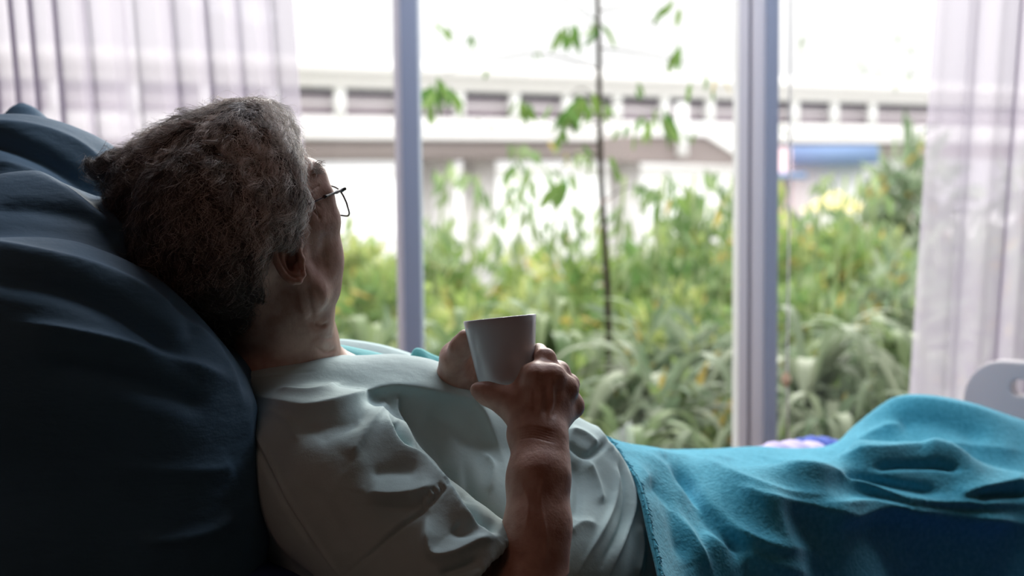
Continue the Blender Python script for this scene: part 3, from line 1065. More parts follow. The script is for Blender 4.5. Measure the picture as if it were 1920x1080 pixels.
# footboard with a hand slot: outline polygon with a hole, extruded
def rrect(x0, x1, z0, z1, r, n=8):
    pts = []
    for cx, cz, a0 in ((x1 - r, z1 - r, 0), (x0 + r, z1 - r, 90), (x0 + r, z0 + r, 180), (x1 - r, z0 + r, 270)):
        for k in range(n + 1):
            a = math.radians(a0 + 90 * k / n)
            pts.append((cx + r * math.cos(a), cz + r * math.sin(a)))
    return pts
def footboard():
    zt = P(1870, 681, 2.85)[2]
    outer = rrect(-0.46, 0.46, 0.30, zt, 0.075)
    slots = [rrect(0.13, 0.375, zt - 0.068, zt - 0.024, 0.02), rrect(-0.375, -0.13, zt - 0.068, zt - 0.024, 0.02)]
    cu = bpy.data.curves.new('footboard', 'CURVE')
    cu.dimensions = '2D'
    cu.fill_mode = 'BOTH'
    cu.extrude = 0.014
    cu.bevel_depth = 0.006
    cu.bevel_resolution = 3
    for pl in [outer] + slots:
        s_ = cu.splines.new('POLY')
        s_.points.add(len(pl) - 1)
        for i, (x, z) in enumerate(pl):
            s_.points[i].co = (x, z, 0, 1)
        s_.use_cyclic_u = True
    ob = bpy.data.objects.new('tmp', cu)
    COL.objects.link(ob)
    dg = bpy.context.evaluated_depsgraph_get()
    me = bpy.data.meshes.new_from_object(ob.evaluated_get(dg))
    bpy.data.objects.remove(ob)
    me.materials.clear()
    o = link('footboard', me, M['plastic'], bed, smooth=False)
    # far edge at FC, face swung towards the camera
    o.rotation_euler = (math.radians(90), 0, math.radians(-52) - ALP + math.radians(0))
    return o
fb = footboard()
ang = math.radians(-38)
dirw = np.array([math.cos(ang), math.sin(ang), 0])   # from the far corner towards the near one
ctr = FC + dirw * 0.46
rel = ctr - BED0
c_, s_ = math.cos(-ALP), math.sin(-ALP)
fb.location = (rel[0] * c_ - rel[1] * s_, rel[0] * s_ + rel[1] * c_, 0)
fb.rotation_euler = (math.radians(90), 0, ang - ALP + math.pi)

# lavender and blue folded sheet on the far side of the mattress
def sheet(name, cpts, sag, thick, m, parent=None):
    """thick rounded strip through world points"""
    c = catmull(cpts, 24)
    V, F = tube_vf(c, thick * np.sin(np.linspace(0.35, 2.8, 24)) ** 0.5, 16)
    V = V.copy()
    n_ = 24
    for i in range(n_):
        ring = V[i * 16:(i + 1) * 16]
        ring[:, 2] = c[i, 2] + (ring[:, 2] - c[i, 2]) * 0.45 + 0.003 * math.sin(i * 1.3)
    me = bpy.data.meshes.new(name)
    me.from_pydata(V.tolist(), [], [tuple(f if f[2] != f[3] else f[:3]) for f in F])
    return link(name, me, m, parent)
o = sheet('folded_sheet', [P(1425, 856, 2.52), P(1470, 852, 2.55), P(1520, 852, 2.58), P(1570, 862, 2.6)], 0, 0.05, M['sheet'])
tag(o, 'lavender folded sheet on the far edge of the mattress behind the blanket', 'sheet')
o2 = sheet('blue_cloth', [P(1490, 846, 2.68), P(1530, 840, 2.70), P(1575, 842, 2.72)], 0, 0.045, M['sheet_blue'])
tag(o2, 'bright blue cloth lying just beyond the lavender sheet', 'cloth')

# ------------------------------------------------------------------ pillow
def build_pillow():
    f = Field((-1.05, 1.15, 0.42), (-0.18, 2.15, 1.36), 0.006)
    k = 0.07
    def C(x, y, Y): return P(x, y, Y)
    # near bulge: below the long front ridge
    f.chain([C(-250, 700, 1.42), C(60, 690, 1.44), C(180, 735, 1.47), C(258, 830, 1.50), C(285, 980, 1.50), C(275, 1250, 1.50)],
            [0.115, 0.108, 0.105, 0.105, 0.105, 0.11], k)
    f.chain([C(-250, 1000, 1.50), C(60, 1000, 1.50), C(120, 1250, 1.50)], 0.15, k)
    # upper surface running back to the window side
    f.chain([C(-250, 560, 1.62), C(40, 560, 1.62), C(170, 600, 1.64), C(290, 760, 1.66), C(330, 1000, 1.7)], 0.115, k)
    f.chain([C(-250, 460, 1.82), C(20, 425, 1.82), C(100, 450, 1.82), C(190, 525, 1.84), C(290, 720, 1.86)], [0.12, 0.118, 0.112, 0.10, 0.10], k)
    f.chain([C(-250, 410, 1.98), C(10, 390, 1.98), C(95, 396, 1.98), C(175, 445, 2.0)], [0.09, 0.088, 0.082, 0.07], k)
    # corner tip of the pillow case
    f.chain([C(60, 275, 1.97), C(45, 228, 1.98), C(38, 208, 1.98)], [0.042, 0.022, 0.007], 0.02)
    # the dent under the head and the crease below the top roll
    O = HEADC
    f.ell(O - HF * 0.01 + HU * 0.02 + BN * 0.01, (HF, HU, HR), (0.105, 0.11, 0.095), 0.03, sub=True)
    f.blur(3)
    V, F = f.verts(2)
    V, F = subdiv_faces(V, F)
    Nn = vnormals(V, F)
    V = lumps(V, Nn, 0.004, 16, 3)
    S = [
        ([(-80, 460), (0, 467), (158, 501), (267, 547), (375, 630), (425, 700), (455, 780)], 12, 26, 0.010),
        ([(-60, 255), (0, 262), (90, 298), (170, 352), (230, 420)], 16, 20, -0.014),
        ([(-60, 232), (40, 236), (130, 262), (210, 318)], 10, 12, 0.006),
        ([(-40, 300), (60, 330), (150, 385), (220, 440)], 16, 30, 0.010),
        ([(-40, 395), (60, 392), (170, 420), (250, 470)], 14, 18, -0.005),
        ([(-60, 505), (60, 520), (180, 560), (280, 620), (360, 700)], 18, 26, -0.012),
        ([(20, 605), (130, 622), (250, 648), (350, 682), (430, 720)], 10, 24, 0.010),
        ([(40, 680), (200, 700), (330, 740), (400, 770)], 20, 24, -0.008),
        ([(454, 720), (462, 790), (466, 890), (468, 1080)], 14, 18, 0.006),
        ([(250, 1010), (330, 1008), (400, 990), (440, 960)], 9, 20, 0.009),
        ([(200, 870), (300, 880), (400, 880), (440, 870)], 14, 22, 0.005),
        ([(310, 560), (345, 600), (360, 640)], 14, 14, -0.005),
    ]
    V = strokes(V, Nn, S)
    o = link('pillow', fast_mesh('pillow', V, F), M['pillow'])
    tag(o, 'big creased navy blue pillow behind the man\'s head and back', 'pillow')
    # piping along the seam, a thin cord on the near right edge
    return o, f

# ------------------------------------------------------------------ blanket
def rbf_fit(XY, Z, lam=1e-4):
    XY = np.asarray(XY, float)
    d = np.linalg.norm(XY[:, None] - XY[None], axis=-1)
    K = np.where(d > 0, d * d * np.log(d + 1e-12), 0) + lam * np.eye(len(XY))
    Pm = np.hstack([np.ones((len(XY), 1)), XY])
    A = np.block([[K, Pm], [Pm.T, np.zeros((3, 3))]])
    c = np.linalg.solve(A, np.concatenate([Z, np.zeros(3)]))
    def ev(Q):
        d = np.linalg.norm(Q[:, None] - XY[None], axis=-1)
        K = np.where(d > 0, d * d * np.log(d + 1e-12), 0)
        return K @ c[:-3] + c[-3] + Q @ c[-2:]
    return ev

def build_blanket():
    ctl = [(1130, 815, 1.84), (1165, 870, 1.74), (1200, 950, 1.64), (1240, 1080, 1.53), (1262, 1210, 1.46),
           (1230, 838, 1.98), (1330, 846, 2.08), (1440, 841, 2.18), (1540, 846, 2.26), (1600, 815, 2.36), (1640, 782, 2.38), (1690, 752, 2.4), (1740, 754, 2.42), (1800, 768, 2.44),
           (1920, 804, 2.46), (2050, 850, 2.5), (2200, 900, 2.5),
           (1600, 880, 2.18), (1500, 880, 2.05), (1400, 895, 1.95), (1700, 880, 2.2), (1800, 880, 2.2), (1920, 900, 2.2), (2100, 960, 2.2),
           (1290, 900, 1.82), (1340, 935, 1.77), (1400, 965, 1.75), (1480, 990, 1.74), (1570, 970, 1.82), (1700, 950, 1.95), (1850, 955, 2.0), (2050, 1000, 2.0),
           (1310, 1000, 1.71), (1370, 1060, 1.68), (1490, 1080, 1.725), (1600, 1070, 1.81), (1720, 1055, 1.935), (1880, 1060, 1.98), (2050, 1080, 1.985),
           (1400, 1200, 1.66), (1550, 1190, 1.755), (1750, 1190, 1.91), (1950, 1200, 1.96),
           (1450, 1420, 1.53), (1650, 1440, 1.62), (1850, 1450, 1.72), (2050, 1450, 1.78)]
    W = np.array([P(*c) for c in ctl])
    back = []
    for (x, y, Y, dz) in ((1130, 815, 1.84, 0.10), (1230, 838, 1.98, 0.13), (1330, 846, 2.08, 0.13), (1440, 841, 2.18, 0.13), (1540, 846, 2.28, 0.13), (1665, 765, 2.40, 0.22), (1740, 754, 2.42, 0.22), (1850, 782, 2.46, 0.22)):
        p = P(x, y, Y)
        sx_ = -0.005 if x > 1600 else -0.07
        back.append(p + np.array([sx_, 0.13, -dz * (0.75 if x > 1600 else 0.5)]))
        back.append(p + np.array([sx_ * 1.8, 0.24, -dz * 1.6]))
    W = np.vstack([W, np.array(back)])
    ev = rbf_fit(W[:, :2], W[:, 2], 2e-4)
    nu, nv = 330, 250
    # left edge (the stitched edge over the belly), near to far; right edge beyond the frame
    le = catmull([P(1268, 1420, 1.43)[:2], P(1262, 1210, 1.46)[:2], P(1240, 1080, 1.53)[:2], P(1200, 950, 1.64)[:2], P(1165, 870, 1.74)[:2], P(1130, 815, 1.84)[:2], W[len(ctl)][:2], W[len(ctl) + 1][:2]], nv)
    re_ = catmull([P(2050, 1450, 1.70)[:2] + (0.1, 0), P(2100, 1200, 1.78)[:2], P(2200, 960, 2.2)[:2], P(2150, 900, 2.5)[:2], P(2150, 900, 2.5)[:2] + (-0.13, 0.26)], nv)
    s = np.linspace(0, 1, nu)[:, None, None]
    XY = le[None] * (1 - s) + re_[None] * s
    Q = XY.reshape(-1, 2)
    Z = ev(Q)
    V = np.column_stack([Q, Z])
    idx = np.arange(nu * nv).reshape(nu, nv)
    F = np.stack([idx[:-1, :-1], idx[1:, :-1], idx[1:, 1:], idx[:-1, 1:]], -1).reshape(-1, 4)
    Nn = vnormals(V, F)
    if Nn[:, 2].mean() < 0:
        F = F[:, ::-1]
        Nn = -Nn
    V = lumps(V, Nn, 0.003, 22, 9)
    V, F = subdiv_faces(V, F)
    Nn = vnormals(V, F)
    S = [
        ([(1150, 835), (1230, 880), (1290, 930), (1350, 985), (1430, 1020), (1530, 1035)], 16, 22, 0.010),
        ([(1250, 870), (1290, 910), (1320, 960), (1370, 1010), (1400, 1060)], 12, 20, -0.014),
        ([(1170, 860), (1215, 920), (1260, 970), (1300, 1030), (1340, 1090)], 12, 18, 0.009),
        ([(1205, 900), (1250, 960), (1290, 1060)], 10, 14, -0.008),
        ([(1290, 858), (1370, 890), (1460, 925), (1560, 930)], 12, 16, 0.006),
        ([(1440, 862), (1540, 890), (1620, 920), (1700, 942), (1800, 947), (1940, 946)], 16, 9, 0.012),
        ([(1560, 905), (1620, 898), (1700, 915), (1770, 930)], 12, 12, -0.008),
        ([(1630, 876), (1690, 870), (1760, 872), (1810, 880)], 8, 8, -0.008),
        ([(1560, 862), (1660, 848), (1740, 844), (1830, 862)], 16, 8, 0.007),
        ([(1780, 935), (1850, 915), (1940, 905)], 16, 7, 0.009),
        ([(1820, 938), (1870, 928), (1940, 924)], 6, 8, -0.008),
        ([(1660, 800), (1720, 785), (1790, 795), (1860, 830)], 18, 22, -0.008),
        ([(1590, 852), (1650, 812), (1700, 790)], 14, 18, 0.008),
        ([(1720, 850), (1800, 840), (1920, 850)], 18, 18, 0.006),
        ([(1520, 945), (1640, 955), (1760, 975), (1920, 985)], 12, 24, 0.012),
        ([(1380, 915), (1440, 940), (1530, 955), (1610, 985)], 12, 16, 0.007),
        ([(1560, 985), (1660, 962), (1780, 966), (1930, 985)], 22, 10, 0.010),
        ([(1560, 850), (1610, 802), (1668, 757), (1735, 752), (1820, 768), (1920, 800)], 10, 16, 0.005),
        ([(1200, 850), (1300, 862), (1380, 862)], 7, 10, 0.004),
        ([(1300, 1000), (1400, 1045), (1520, 1080)], 16, 20, 0.006),
    ]
    V = strokes(V, Nn, [(a_, b_, c_, 1.55 * d_) for a_, b_, c_, d_ in S])
    o = link('blanket', fast_mesh('blanket', V, F), M['blanket'])
    so_ = o.modifiers.new('s', 'SOLIDIFY')
    so_.thickness = 0.006
    so_.offset = -1
    tag(o, 'teal blue fleece blanket with a stitched edge, drawn up over the man\'s legs', 'blanket')
    # blanket stitching and fuzz along the edge
    e = V.reshape(-1, 3)[:nu * nv].reshape(nu, nv, 3)[0]
    e2 = V[:nu * nv].reshape(nu, nv, 3)[7]
    seg = np.cumsum(np.r_[0, np.linalg.norm(np.diff(e, axis=0), axis=1)])
    L_ = []
    r = np.random.default_rng(4)
    for q in np.arange(0.01, seg[-1] - 0.01, 0.0036):
        a = np.array([np.interp(q, seg, e[:, i]) for i in range(3)])
        b = np.array([np.interp(q, seg, e2[:, i]) for i in range(3)])
        dd = (b - a) / (np.linalg.norm(b - a) + 1e-9)
        up = np.array([0, -0.4, 0.9])
        jt = r.normal(size=3) * 0.0012
        L_.append(([a - dd * r.uniform(0.001, 0.004) - up * 0.002 + jt, a + up * r.uniform(0.001, 0.003) + dd * 0.001, a + dd * r.uniform(0.004, 0.009) + up * 0.0005 - jt], [0.0006, 0.0010, 0.0005], False))
    L_.append((e[::3], 0.0018, False))
    tubes('stitching', L_, M['blanket'], o, 5)
    return o

# ================================================================== PERSON
AZ, PT = math.radians(46), math.radians(27)
HF = np.array([math.cos(AZ) * math.cos(PT), math.sin(AZ) * math.cos(PT), math.sin(PT)])
HR = np.array([math.sin(AZ), -math.cos(AZ), 0.0])
HU = np.cross(HR, HF)
EARP = P(548, 492, 1.545)
HEADC = EARP - 0.074 * HR
HAX = (HF, HU, HR)
def hd(f, u, r, s=1.05):
    return HEADC + s * (f * HF + u * HU + r * HR)

def person_head():
    f = Field((-0.52, 1.36, 0.88), (-0.10, 1.86, 1.44), 0.0016)
    s = 1.05
    E = lambda c, r, k=0.02, sub=False: f.ell(hd(*c), HAX, [q * s for q in r], k, sub)
    E((-0.010, 0.049, 0), (0.094, 0.081, 0.076), 0.02)
    E((0.042, 0.052, 0), (0.052, 0.050, 0.061), 0.03)
    E((0.044, 0.004, 0), (0.048, 0.056, 0.054), 0.03)
    for q in (-1, 1):
        f.chain([hd(0.008, -0.02, 0.060 * q), hd(0.014, -0.048, 0.054 * q), hd(0.040, -0.060, 0.036 * q), hd(0.058, -0.064, 0.014 * q)], [0.016, 0.017, 0.017, 0.016], 0.022)
        E((0.070, 0.010, 0.048 * q), (0.022, 0.018, 0.018), 0.020)
        E((0.051, -0.026, 0.044 * q), (0.027, 0.028, 0.020), 0.025)
        E((0.035, 0.030, 0.060 * q), (0.03, 0.03, 0.012), 0.02)
        E((0.060, 0.056, 0.040 * q), (0.030, 0.032, 0.020), 0.02)
        E((0.064, 0.044, 0.041 * q), (0.026, 0.038, 0.021), 0.02)
        f.chain([hd(0.080, 0.060, 0.046 * q), hd(0.078, 0.036, 0.054 * q), hd(0.072, 0.010, 0.054 * q)], 0.0095, 0.014)
    E((0.070, -0.040, 0), (0.026, 0.030, 0.034), 0.02)
    E((0.065, -0.066, 0), (0.016, 0.014, 0.02), 0.02)
    f.chain([hd(0.084, 0.056, -0.046), hd(0.100, 0.056, -0.02), hd(0.102, 0.054, 0), hd(0.100, 0.056, 0.02), hd(0.084, 0.056, 0.046)], 0.0105, 0.014)
    for q in (-1, 1):
        E((0.102, 0.034, 0.034 * q), (0.016, 0.015, 0.020), 0.012, True)
        E((0.083, 0.033, 0.031 * q), (0.0125, 0.0125, 0.0125), 0.004)
        f.chain([hd(0.091, 0.041, 0.017 * q), hd(0.0965, 0.0435, 0.031 * q), hd(0.082, 0.039, 0.045 * q)], 0.0042, 0.006)
        f.chain([hd(0.091, 0.024, 0.017 * q), hd(0.0935, 0.0215, 0.031 * q), hd(0.082, 0.026, 0.045 * q)], 0.0044, 0.008)
        E((0.102, -0.012, 0.014 * q), (0.011, 0.009, 0.008), 0.006)
    f.chain([hd(0.098, 0.044, 0), hd(0.108, 0.016, 0), hd(0.117, -0.006, 0)], [0.009, 0.009, 0.0115], 0.012)
    f.chain([hd(0.089, -0.030, -0.022), hd(0.098, -0.028, 0), hd(0.089, -0.030, 0.022)], [0.003, 0.0058, 0.003], 0.006)
    f.chain([hd(0.086, -0.042, -0.020), hd(0.095, -0.043, 0), hd(0.086, -0.042, 0.020)], [0.003, 0.0065, 0.003], 0.006)
    f.chain([hd(0.089, -0.0355, -0.025), hd(0.1025, -0.035, 0), hd(0.089, -0.0355, 0.025)], 0.0014, 0.003, True)
    # neck: broad column, muscle to the collar bone, windpipe
    f.chain([P(505, 530, 1.62), P(520, 610, 1.64), P(522, 690, 1.66), P(515, 790, 1.68)], [0.052, 0.052, 0.055, 0.07], 0.03)
    f.chain([P(556, 545, 1.60), P(572, 600, 1.62), P(588, 650, 1.66), P(610, 700, 1.69)], [0.020, 0.022, 0.0215, 0.024], 0.022)
    f.chain([hd(0.040, -0.075, 0), P(582, 625, 1.68), P(588, 665, 1.71), P(600, 730, 1.73)], [0.024, 0.020, 0.022, 0.03], 0.025)
    f.chain([P(510, 775, 1.62), P(600, 718, 1.68), P(650, 716, 1.74)], [0.035, 0.024, 0.03], 0.03)
    f.cone(P(600, 760, 1.72), P(720, 800, 1.72), 0.06, 0.06, 0.03)
    # neck creases
    for pl in ([(596, 602), (606, 609), (612, 606)], [(592, 655), (616, 662), (632, 655)]):
        pts = [P(x, y, 1.62) for x, y in pl]
    f.cone(P(545, 490, 1.560), P(548, 470, 1.562), 0.014, 0.012, 0.012)
    f.blur(1)
    V, F = f.verts(1)
    Nn = vnormals(V, F)
    V = lumps(V, Nn, 0.0006, 110, 5)
    S = [
        ([(588, 604), (604, 611), (616, 606)], 3, 3, -0.003), ([(590, 652), (612, 662), (632, 654)], 3.5, 3, -0.003),
        ([(596, 628), (612, 636), (624, 632)], 3, 3, -0.0016),
        ([(575, 372), (590, 378), (604, 392)], 2.2, 2.2, -0.0010), ([(578, 388), (592, 398), (602, 412)], 2, 2, -0.0014),
        ([(580, 360), (592, 352), (600, 346)], 2, 2, -0.0014), ([(566, 300), (580, 318), (588, 340)], 3, 3, -0.0007),
        ([(585, 296), (590, 312), (596, 330)], 3, 3, -0.0008), ([(555, 300), (566, 330), (572, 350)], 4, 4, -0.0012),
        ([(612, 430), (606, 470), (614, 510)], 8, 8, -0.0016), ([(590, 540), (600, 560), (606, 580)], 5, 5, -0.0015),
        ([(576, 400), (582, 440), (580, 480)], 6, 6, -0.0010), ([(575, 530), (582, 570), (588, 600)], 5, 6, -0.0022),
        ([(560, 545), (570, 590), (584, 640)], 6, 6, 0.0016),
    ]
    V = strokes(V, Nn, S)
    return V, F, f

def person_ear():
    ea = lambda x, y, dy=0.0: P(x, y, 1.542 + dy)
    lo = np.minimum(ea(500, 560, -0.05), ea(600, 420, 0.04))
    hi = np.maximum(ea(500, 560, -0.05), ea(600, 420, 0.04))
    f = Field(lo, hi, 0.0007)
    # base plate sloping out from the head, rim, inner fold, lobe
    rim = [ea(563, 458, 0.004), ea(552, 440, -0.001), ea(533, 434, -0.008), ea(518, 442, -0.014), ea(513, 462, -0.017), ea(516, 484, -0.017), ea(525, 504, -0.015), ea(536, 519, -0.012), ea(549, 528, -0.009)]
    rc = catmull(rim, 30)
    f.chain(list(rc), list(np.linspace(0.0026, 0.0030, 15)) + list(np.linspace(0.0030, 0.0036, 15)), 0.002)
    hub = ea(552, 486, 0.006)
    for i in range(30):
        f.cone(rc[i] + (0.0015, 0.0045, 0), hub, 0.0022, 0.005, 0.003)
    f.chain([ea(549, 527, -0.008), ea(560, 526, -0.005), ea(568, 515, -0.001), ea(569, 505, 0.001)], [0.0034, 0.0038, 0.0030, 0.0020], 0.003)
    f.chain(list(catmull([ea(556, 452, -0.001), ea(540, 452, -0.008), ea(530, 464, -0.012), ea(528, 482, -0.0125), ea(534, 500, -0.011), ea(545, 513, -0.0085), ea(556, 514, -0.006)], 18)), 0.0022, 0.0025)
    f.ell(ea(548, 486, -0.006), (np.array([1, 0, 0.]), np.array([0, 1, 0.]), np.array([-0.28, 0, 0.96])), (0.0072, 0.0095, 0.0125), 0.002, True)
    f.cone(ea(550, 490, -0.004), ea(553, 488, 0.010), 0.0045, 0.003, 0.002, True)
    f.chain([ea(566, 500, -0.001), ea(565, 486, 0.001), ea(562, 470, 0.003)], [0.0032, 0.0036, 0.0024], 0.003)
    f.chain([ea(557, 512, -0.005), ea(553, 500, -0.001), ea(555, 492, 0.002)], [0.0024, 0.0018, 0.0014], 0.003)
    f.blur(1)
    return f.verts(1)

MUGC_T, MUGC_B = P(937, 596, 1.5625), P(950, 721, 1.555)

def person_arms():
    f = Field((-0.16, 1.28, 0.80), (0.135, 1.90, 1.185), 0.0016)
    # right forearm, near the camera, and wrist
    f.chain([P(955, 1230, 1.37), P(985, 1130, 1.385), P(1004, 1000, 1.41), P(1009, 900, 1.44), P(1006, 835, 1.465)], [0.045, 0.036, 0.0300, 0.0285, 0.0262], 0.02)
    f.chain([P(1012, 1100, 1.40), P(1016, 980, 1.42), P(1024, 860, 1.46), P(1032, 822, 1.468)], [0.026, 0.020, 0.015, 0.014], 0.02)
    f.chain([P(700, 920, 1.52), P(830, 1080, 1.44), P(955, 1230, 1.37)], [0.06, 0.055, 0.047], 0.02)
    # palm block
    wr = P(1004, 812, 1.475)
    f.ell(wr, (np.array([1, 0, 0.]), np.array([0, 1, 0.]), np.array([0, 0, 1.])), (0.029, 0.019, 0.022), 0.015)
    M_ = [P(1004, 708, 1.497), P(1036, 708, 1.500), P(1060, 730, 1.512), P(1073, 762, 1.528)]
    R0 = [P(990, 800, 1.480), P(1003, 800, 1.476), P(1016, 802, 1.478), P(1028, 806, 1.484)]
    for a, b, r in zip(R0, M_, (0.0145, 0.0135, 0.0130, 0.0125)):
        f.cone(a, b, 0.0150, r, 0.014)
    f.cone(P(985, 770, 1.50), P(1030, 745, 1.515), 0.016, 0.014, 0.014)
    # knuckles
    for p, r in zip(M_, (0.0125, 0.0125, 0.0118, 0.0115)):
        f.cone(p + (0, -0.003, 0.001), p + (0, -0.001, 0.003), r, r * 0.9, 0.005)
    # tendons
    for a, b in zip(R0, M_):
        f.cone(a + (0, -0.0135, 0.003), b + (0, -0.0115, 0.002), 0.0022, 0.0030, 0.006)
    # fingers: each bends round the far side of the mug
    fing = [
        ([M_[0], P(1022, 674, 1.528), P(1010, 662, 1.562), P(985, 655, 1.594)], (0.0112, 0.0098, 0.0086, 0.0076)),
        ([M_[1], P(1047, 697, 1.545), P(1022, 692, 1.585), P(990, 690, 1.606)], (0.0115, 0.0100, 0.0088, 0.0078)),
        ([M_[2], P(1066, 722, 1.556), P(1036, 722, 1.592), P(1004, 718, 1.606)], (0.0110, 0.0096, 0.0084, 0.0074)),
        ([M_[3], P(1072, 757, 1.566), P(1046, 752, 1.592), P(1020, 748, 1.602)], (0.0100, 0.0086, 0.0076, 0.0068)),
    ]
    for pts, rr in fing:
        f.chain(pts, list(rr), 0.009)
        f.cone(pts[1] + (0.001, -0.001, 0.001), pts[1] + (0.001, 0.002, 0.001), rr[1] * 1.1, rr[1] * 1.08, 0.004)
    # thumb under and in front of the mug
    f.chain([P(992, 800, 1.488), P(962, 762, 1.497), P(935, 747, 1.505), P(910, 737, 1.507), P(893, 730, 1.509)], [0.0150, 0.0145, 0.0115, 0.0096, 0.0070], 0.012)
    f.cone(P(964, 754, 1.505), P(1000, 726, 1.507), 0.013, 0.012, 0.014)
    f.cone(P(975, 735, 1.512), P(990, 700, 1.512), 0.009, 0.009, 0.010)
    # left hand beyond the mug: palm heel, thumb up the side, fingers round the back
    lw = P(842, 735, 1.66)
    f.chain([P(790, 1010, 1.86), P(800, 870, 1.76), lw], [0.040, 0.034, 0.024], 0.02)
    LM = [P(872, 650, 1.622), P(866, 672, 1.640), P(866, 696, 1.648), P(872, 716, 1.650)]
    for q in LM:
        f.cone(lw + (0.004, 0, 0), q, 0.018, 0.0135, 0.014)
    f.chain([LM[0], P(893, 641, 1.628), P(922, 640, 1.618), P(946, 642, 1.612)], [0.011, 0.0095, 0.0085, 0.0075], 0.006)
    f.chain([LM[1], P(900, 664, 1.640), P(930, 664, 1.622), P(955, 666, 1.614)], [0.0112, 0.0098, 0.0086, 0.0076], 0.006)
    f.chain([LM[2], P(902, 690, 1.640), P(928, 690, 1.618), P(950, 690, 1.608)], [0.0108, 0.0095, 0.0084, 0.0074], 0.006)
    f.chain([LM[3], P(900, 712, 1.634), P(922, 712, 1.612), P(940, 712, 1.604)], [0.010, 0.0086, 0.0076, 0.0068], 0.006)
    f.chain([P(852, 700, 1.63), P(853, 676, 1.605), P(864, 652, 1.588), P(873, 633, 1.580)], [0.0150, 0.0135, 0.0115, 0.0095], 0.010)
    f.chain([P(850, 720, 1.65), P(852, 668, 1.62)], [0.018, 0.016], 0.014)
    # clear the mug
    ax = (MUGC_T - MUGC_B)
    f.cone(MUGC_B + ax * 0.30, MUGC_T + ax * 0.2, 0.0335, 0.0425, 0.001, True)
    f.cone(MUGC_B + ax * 0.30, MUGC_B + ax * 0.245, 0.0325, 0.0315, 0.001, True)
    f.blur(1)
    V, F = f.verts(1)
    Nn = vnormals(V, F)
    V = lumps(V, Nn, 0.0005, 140, 8)
    S = [([(965, 806 + 5 * i), (1000, 800 + 5 * i), (1045, 812 + 5 * i)], 1.6, 1.6, -0.0009) for i in range(5)]
    S += [([(1008, 700), (1016, 706), (1024, 702)], 2, 2, -0.0012), ([(1022, 716), (1026, 750), (1022, 785)], 5, 5, -0.0016),
          ([(1046, 724), (1044, 755), (1034, 788)], 5, 5, -0.0018), ([(1000, 725), (1002, 752), (1000, 780)], 4, 4, -0.0012),
          ([(1034, 716), (1036, 752), (1028, 790)], 3, 3, 0.0016), ([(1012, 716), (1014, 750), (1010, 788)], 3, 3, 0.0012),
          ([(975, 905), (990, 940), (985, 1000)], 3, 3, 0.0012), ([(1020, 880), (1014, 940), (1024, 1010), (1018, 1070)], 3, 3, 0.0014),
          ([(905, 722), (909, 731), (907, 740)], 1.5, 1.5, -0.0008)]
    V = strokes(V, Nn, S)
    return V, F, f

TOR = [
    # chains of (px, py, Y, r)
    [(500, 790, 1.61, .052), (560, 800, 1.66, .072), (640, 842, 1.67, .098), (740, 866, 1.69, .112), (840, 908, 1.72, .119), (930, 955, 1.74, .120), (1000, 968, 1.75, .122)],
    [(560, 880, 1.58, .085), (660, 960, 1.60, .105), (800, 1040, 1.61, .11), (920, 1090, 1.62, .12), (1010, 1120, 1.66, .125)],
    [(620, 850, 1.86, .075), (740, 860, 1.88, .095), (900, 930, 1.88, .11), (1020, 1010, 1.90, .12)],
    [(1010, 1120, 1.66, .12), (1110, 1160, 1.70, .115)],
    [(1075, 1070, 1.74, .08), (1140, 1010, 1.71, .06), (1160, 1080, 1.70, .065)],
    [(520, 930, 1.64, .09), (600, 1100, 1.66, .10), (760, 1180, 1.70, .11), (1000, 1200, 1.74, .12)],
    [(1000, 968, 1.75, .120), (1075, 1070, 1.78, .11)],
    [(1010, 1120, 1.66, .120), (1075, 1070, 1.78, .11)],
]
def person_trunk():
    f = Field((-0.62, 1.30, 0.40), (1.15, 2.85, 1.10), 0.009)
    for ch in TOR:
        f.chain([P(a, b, c) for a, b, c, d in ch], [d - 0.020 for a, b, c, d in ch], 0.05)
    f.chain([P(1110, 1075, 1.76), P(1480, 1075, 1.95), P(1800, 1075, 2.18)], [0.095, 0.055, 0.04], 0.03)
    f.chain([P(1800, 1075, 2.18), P(1850, 1010, 2.26)], [0.038, 0.025], 0.02)
    f.chain([P(1110, 1040, 1.92), P(1560, 960, 2.2), P(1690, 860, 2.42), P(1800, 960, 2.6)], [0.095, 0.06, 0.055, 0.04], 0.03)
    f.blur(1)
    return f.verts(1)

def surf(px, py, fld, off=0.0):
    """first point of a solid met along the line of sight through a pixel, backed off by off"""
    d = P(px, py, 2.0) - CAM
    d /= np.linalg.norm(d)
    t = np.arange(1.30, 1.90, 0.0005)
    pts = CAM + d * t[:, None]
    v = fld.sample(pts)
    k = int(np.argmax(v < off))
    return pts[k] if (v < off).any() else P(px, py, 1.6)

PARTS = [person_head(), person_arms(), person_trunk(), person_ear()]
Vh, Fh, HFIELD = PARTS[0]
Va, Fa, AFIELD = PARTS[1]
Vt, Ft = PARTS[2]
Ve, Fe = PARTS[3]
V = np.vstack([Vh, Va, Vt, Ve])
F = np.vstack([Fh, Fa + len(Vh), Ft + len(Vh) + len(Va), Fe + len(Vh) + len(Va) + len(Vt)])
person = link('person', fast_mesh('person_body', V, F), M['skin'])
tag(person, 'reclining person with wavy grey hair in pale green gown, holding a white mug', 'person')

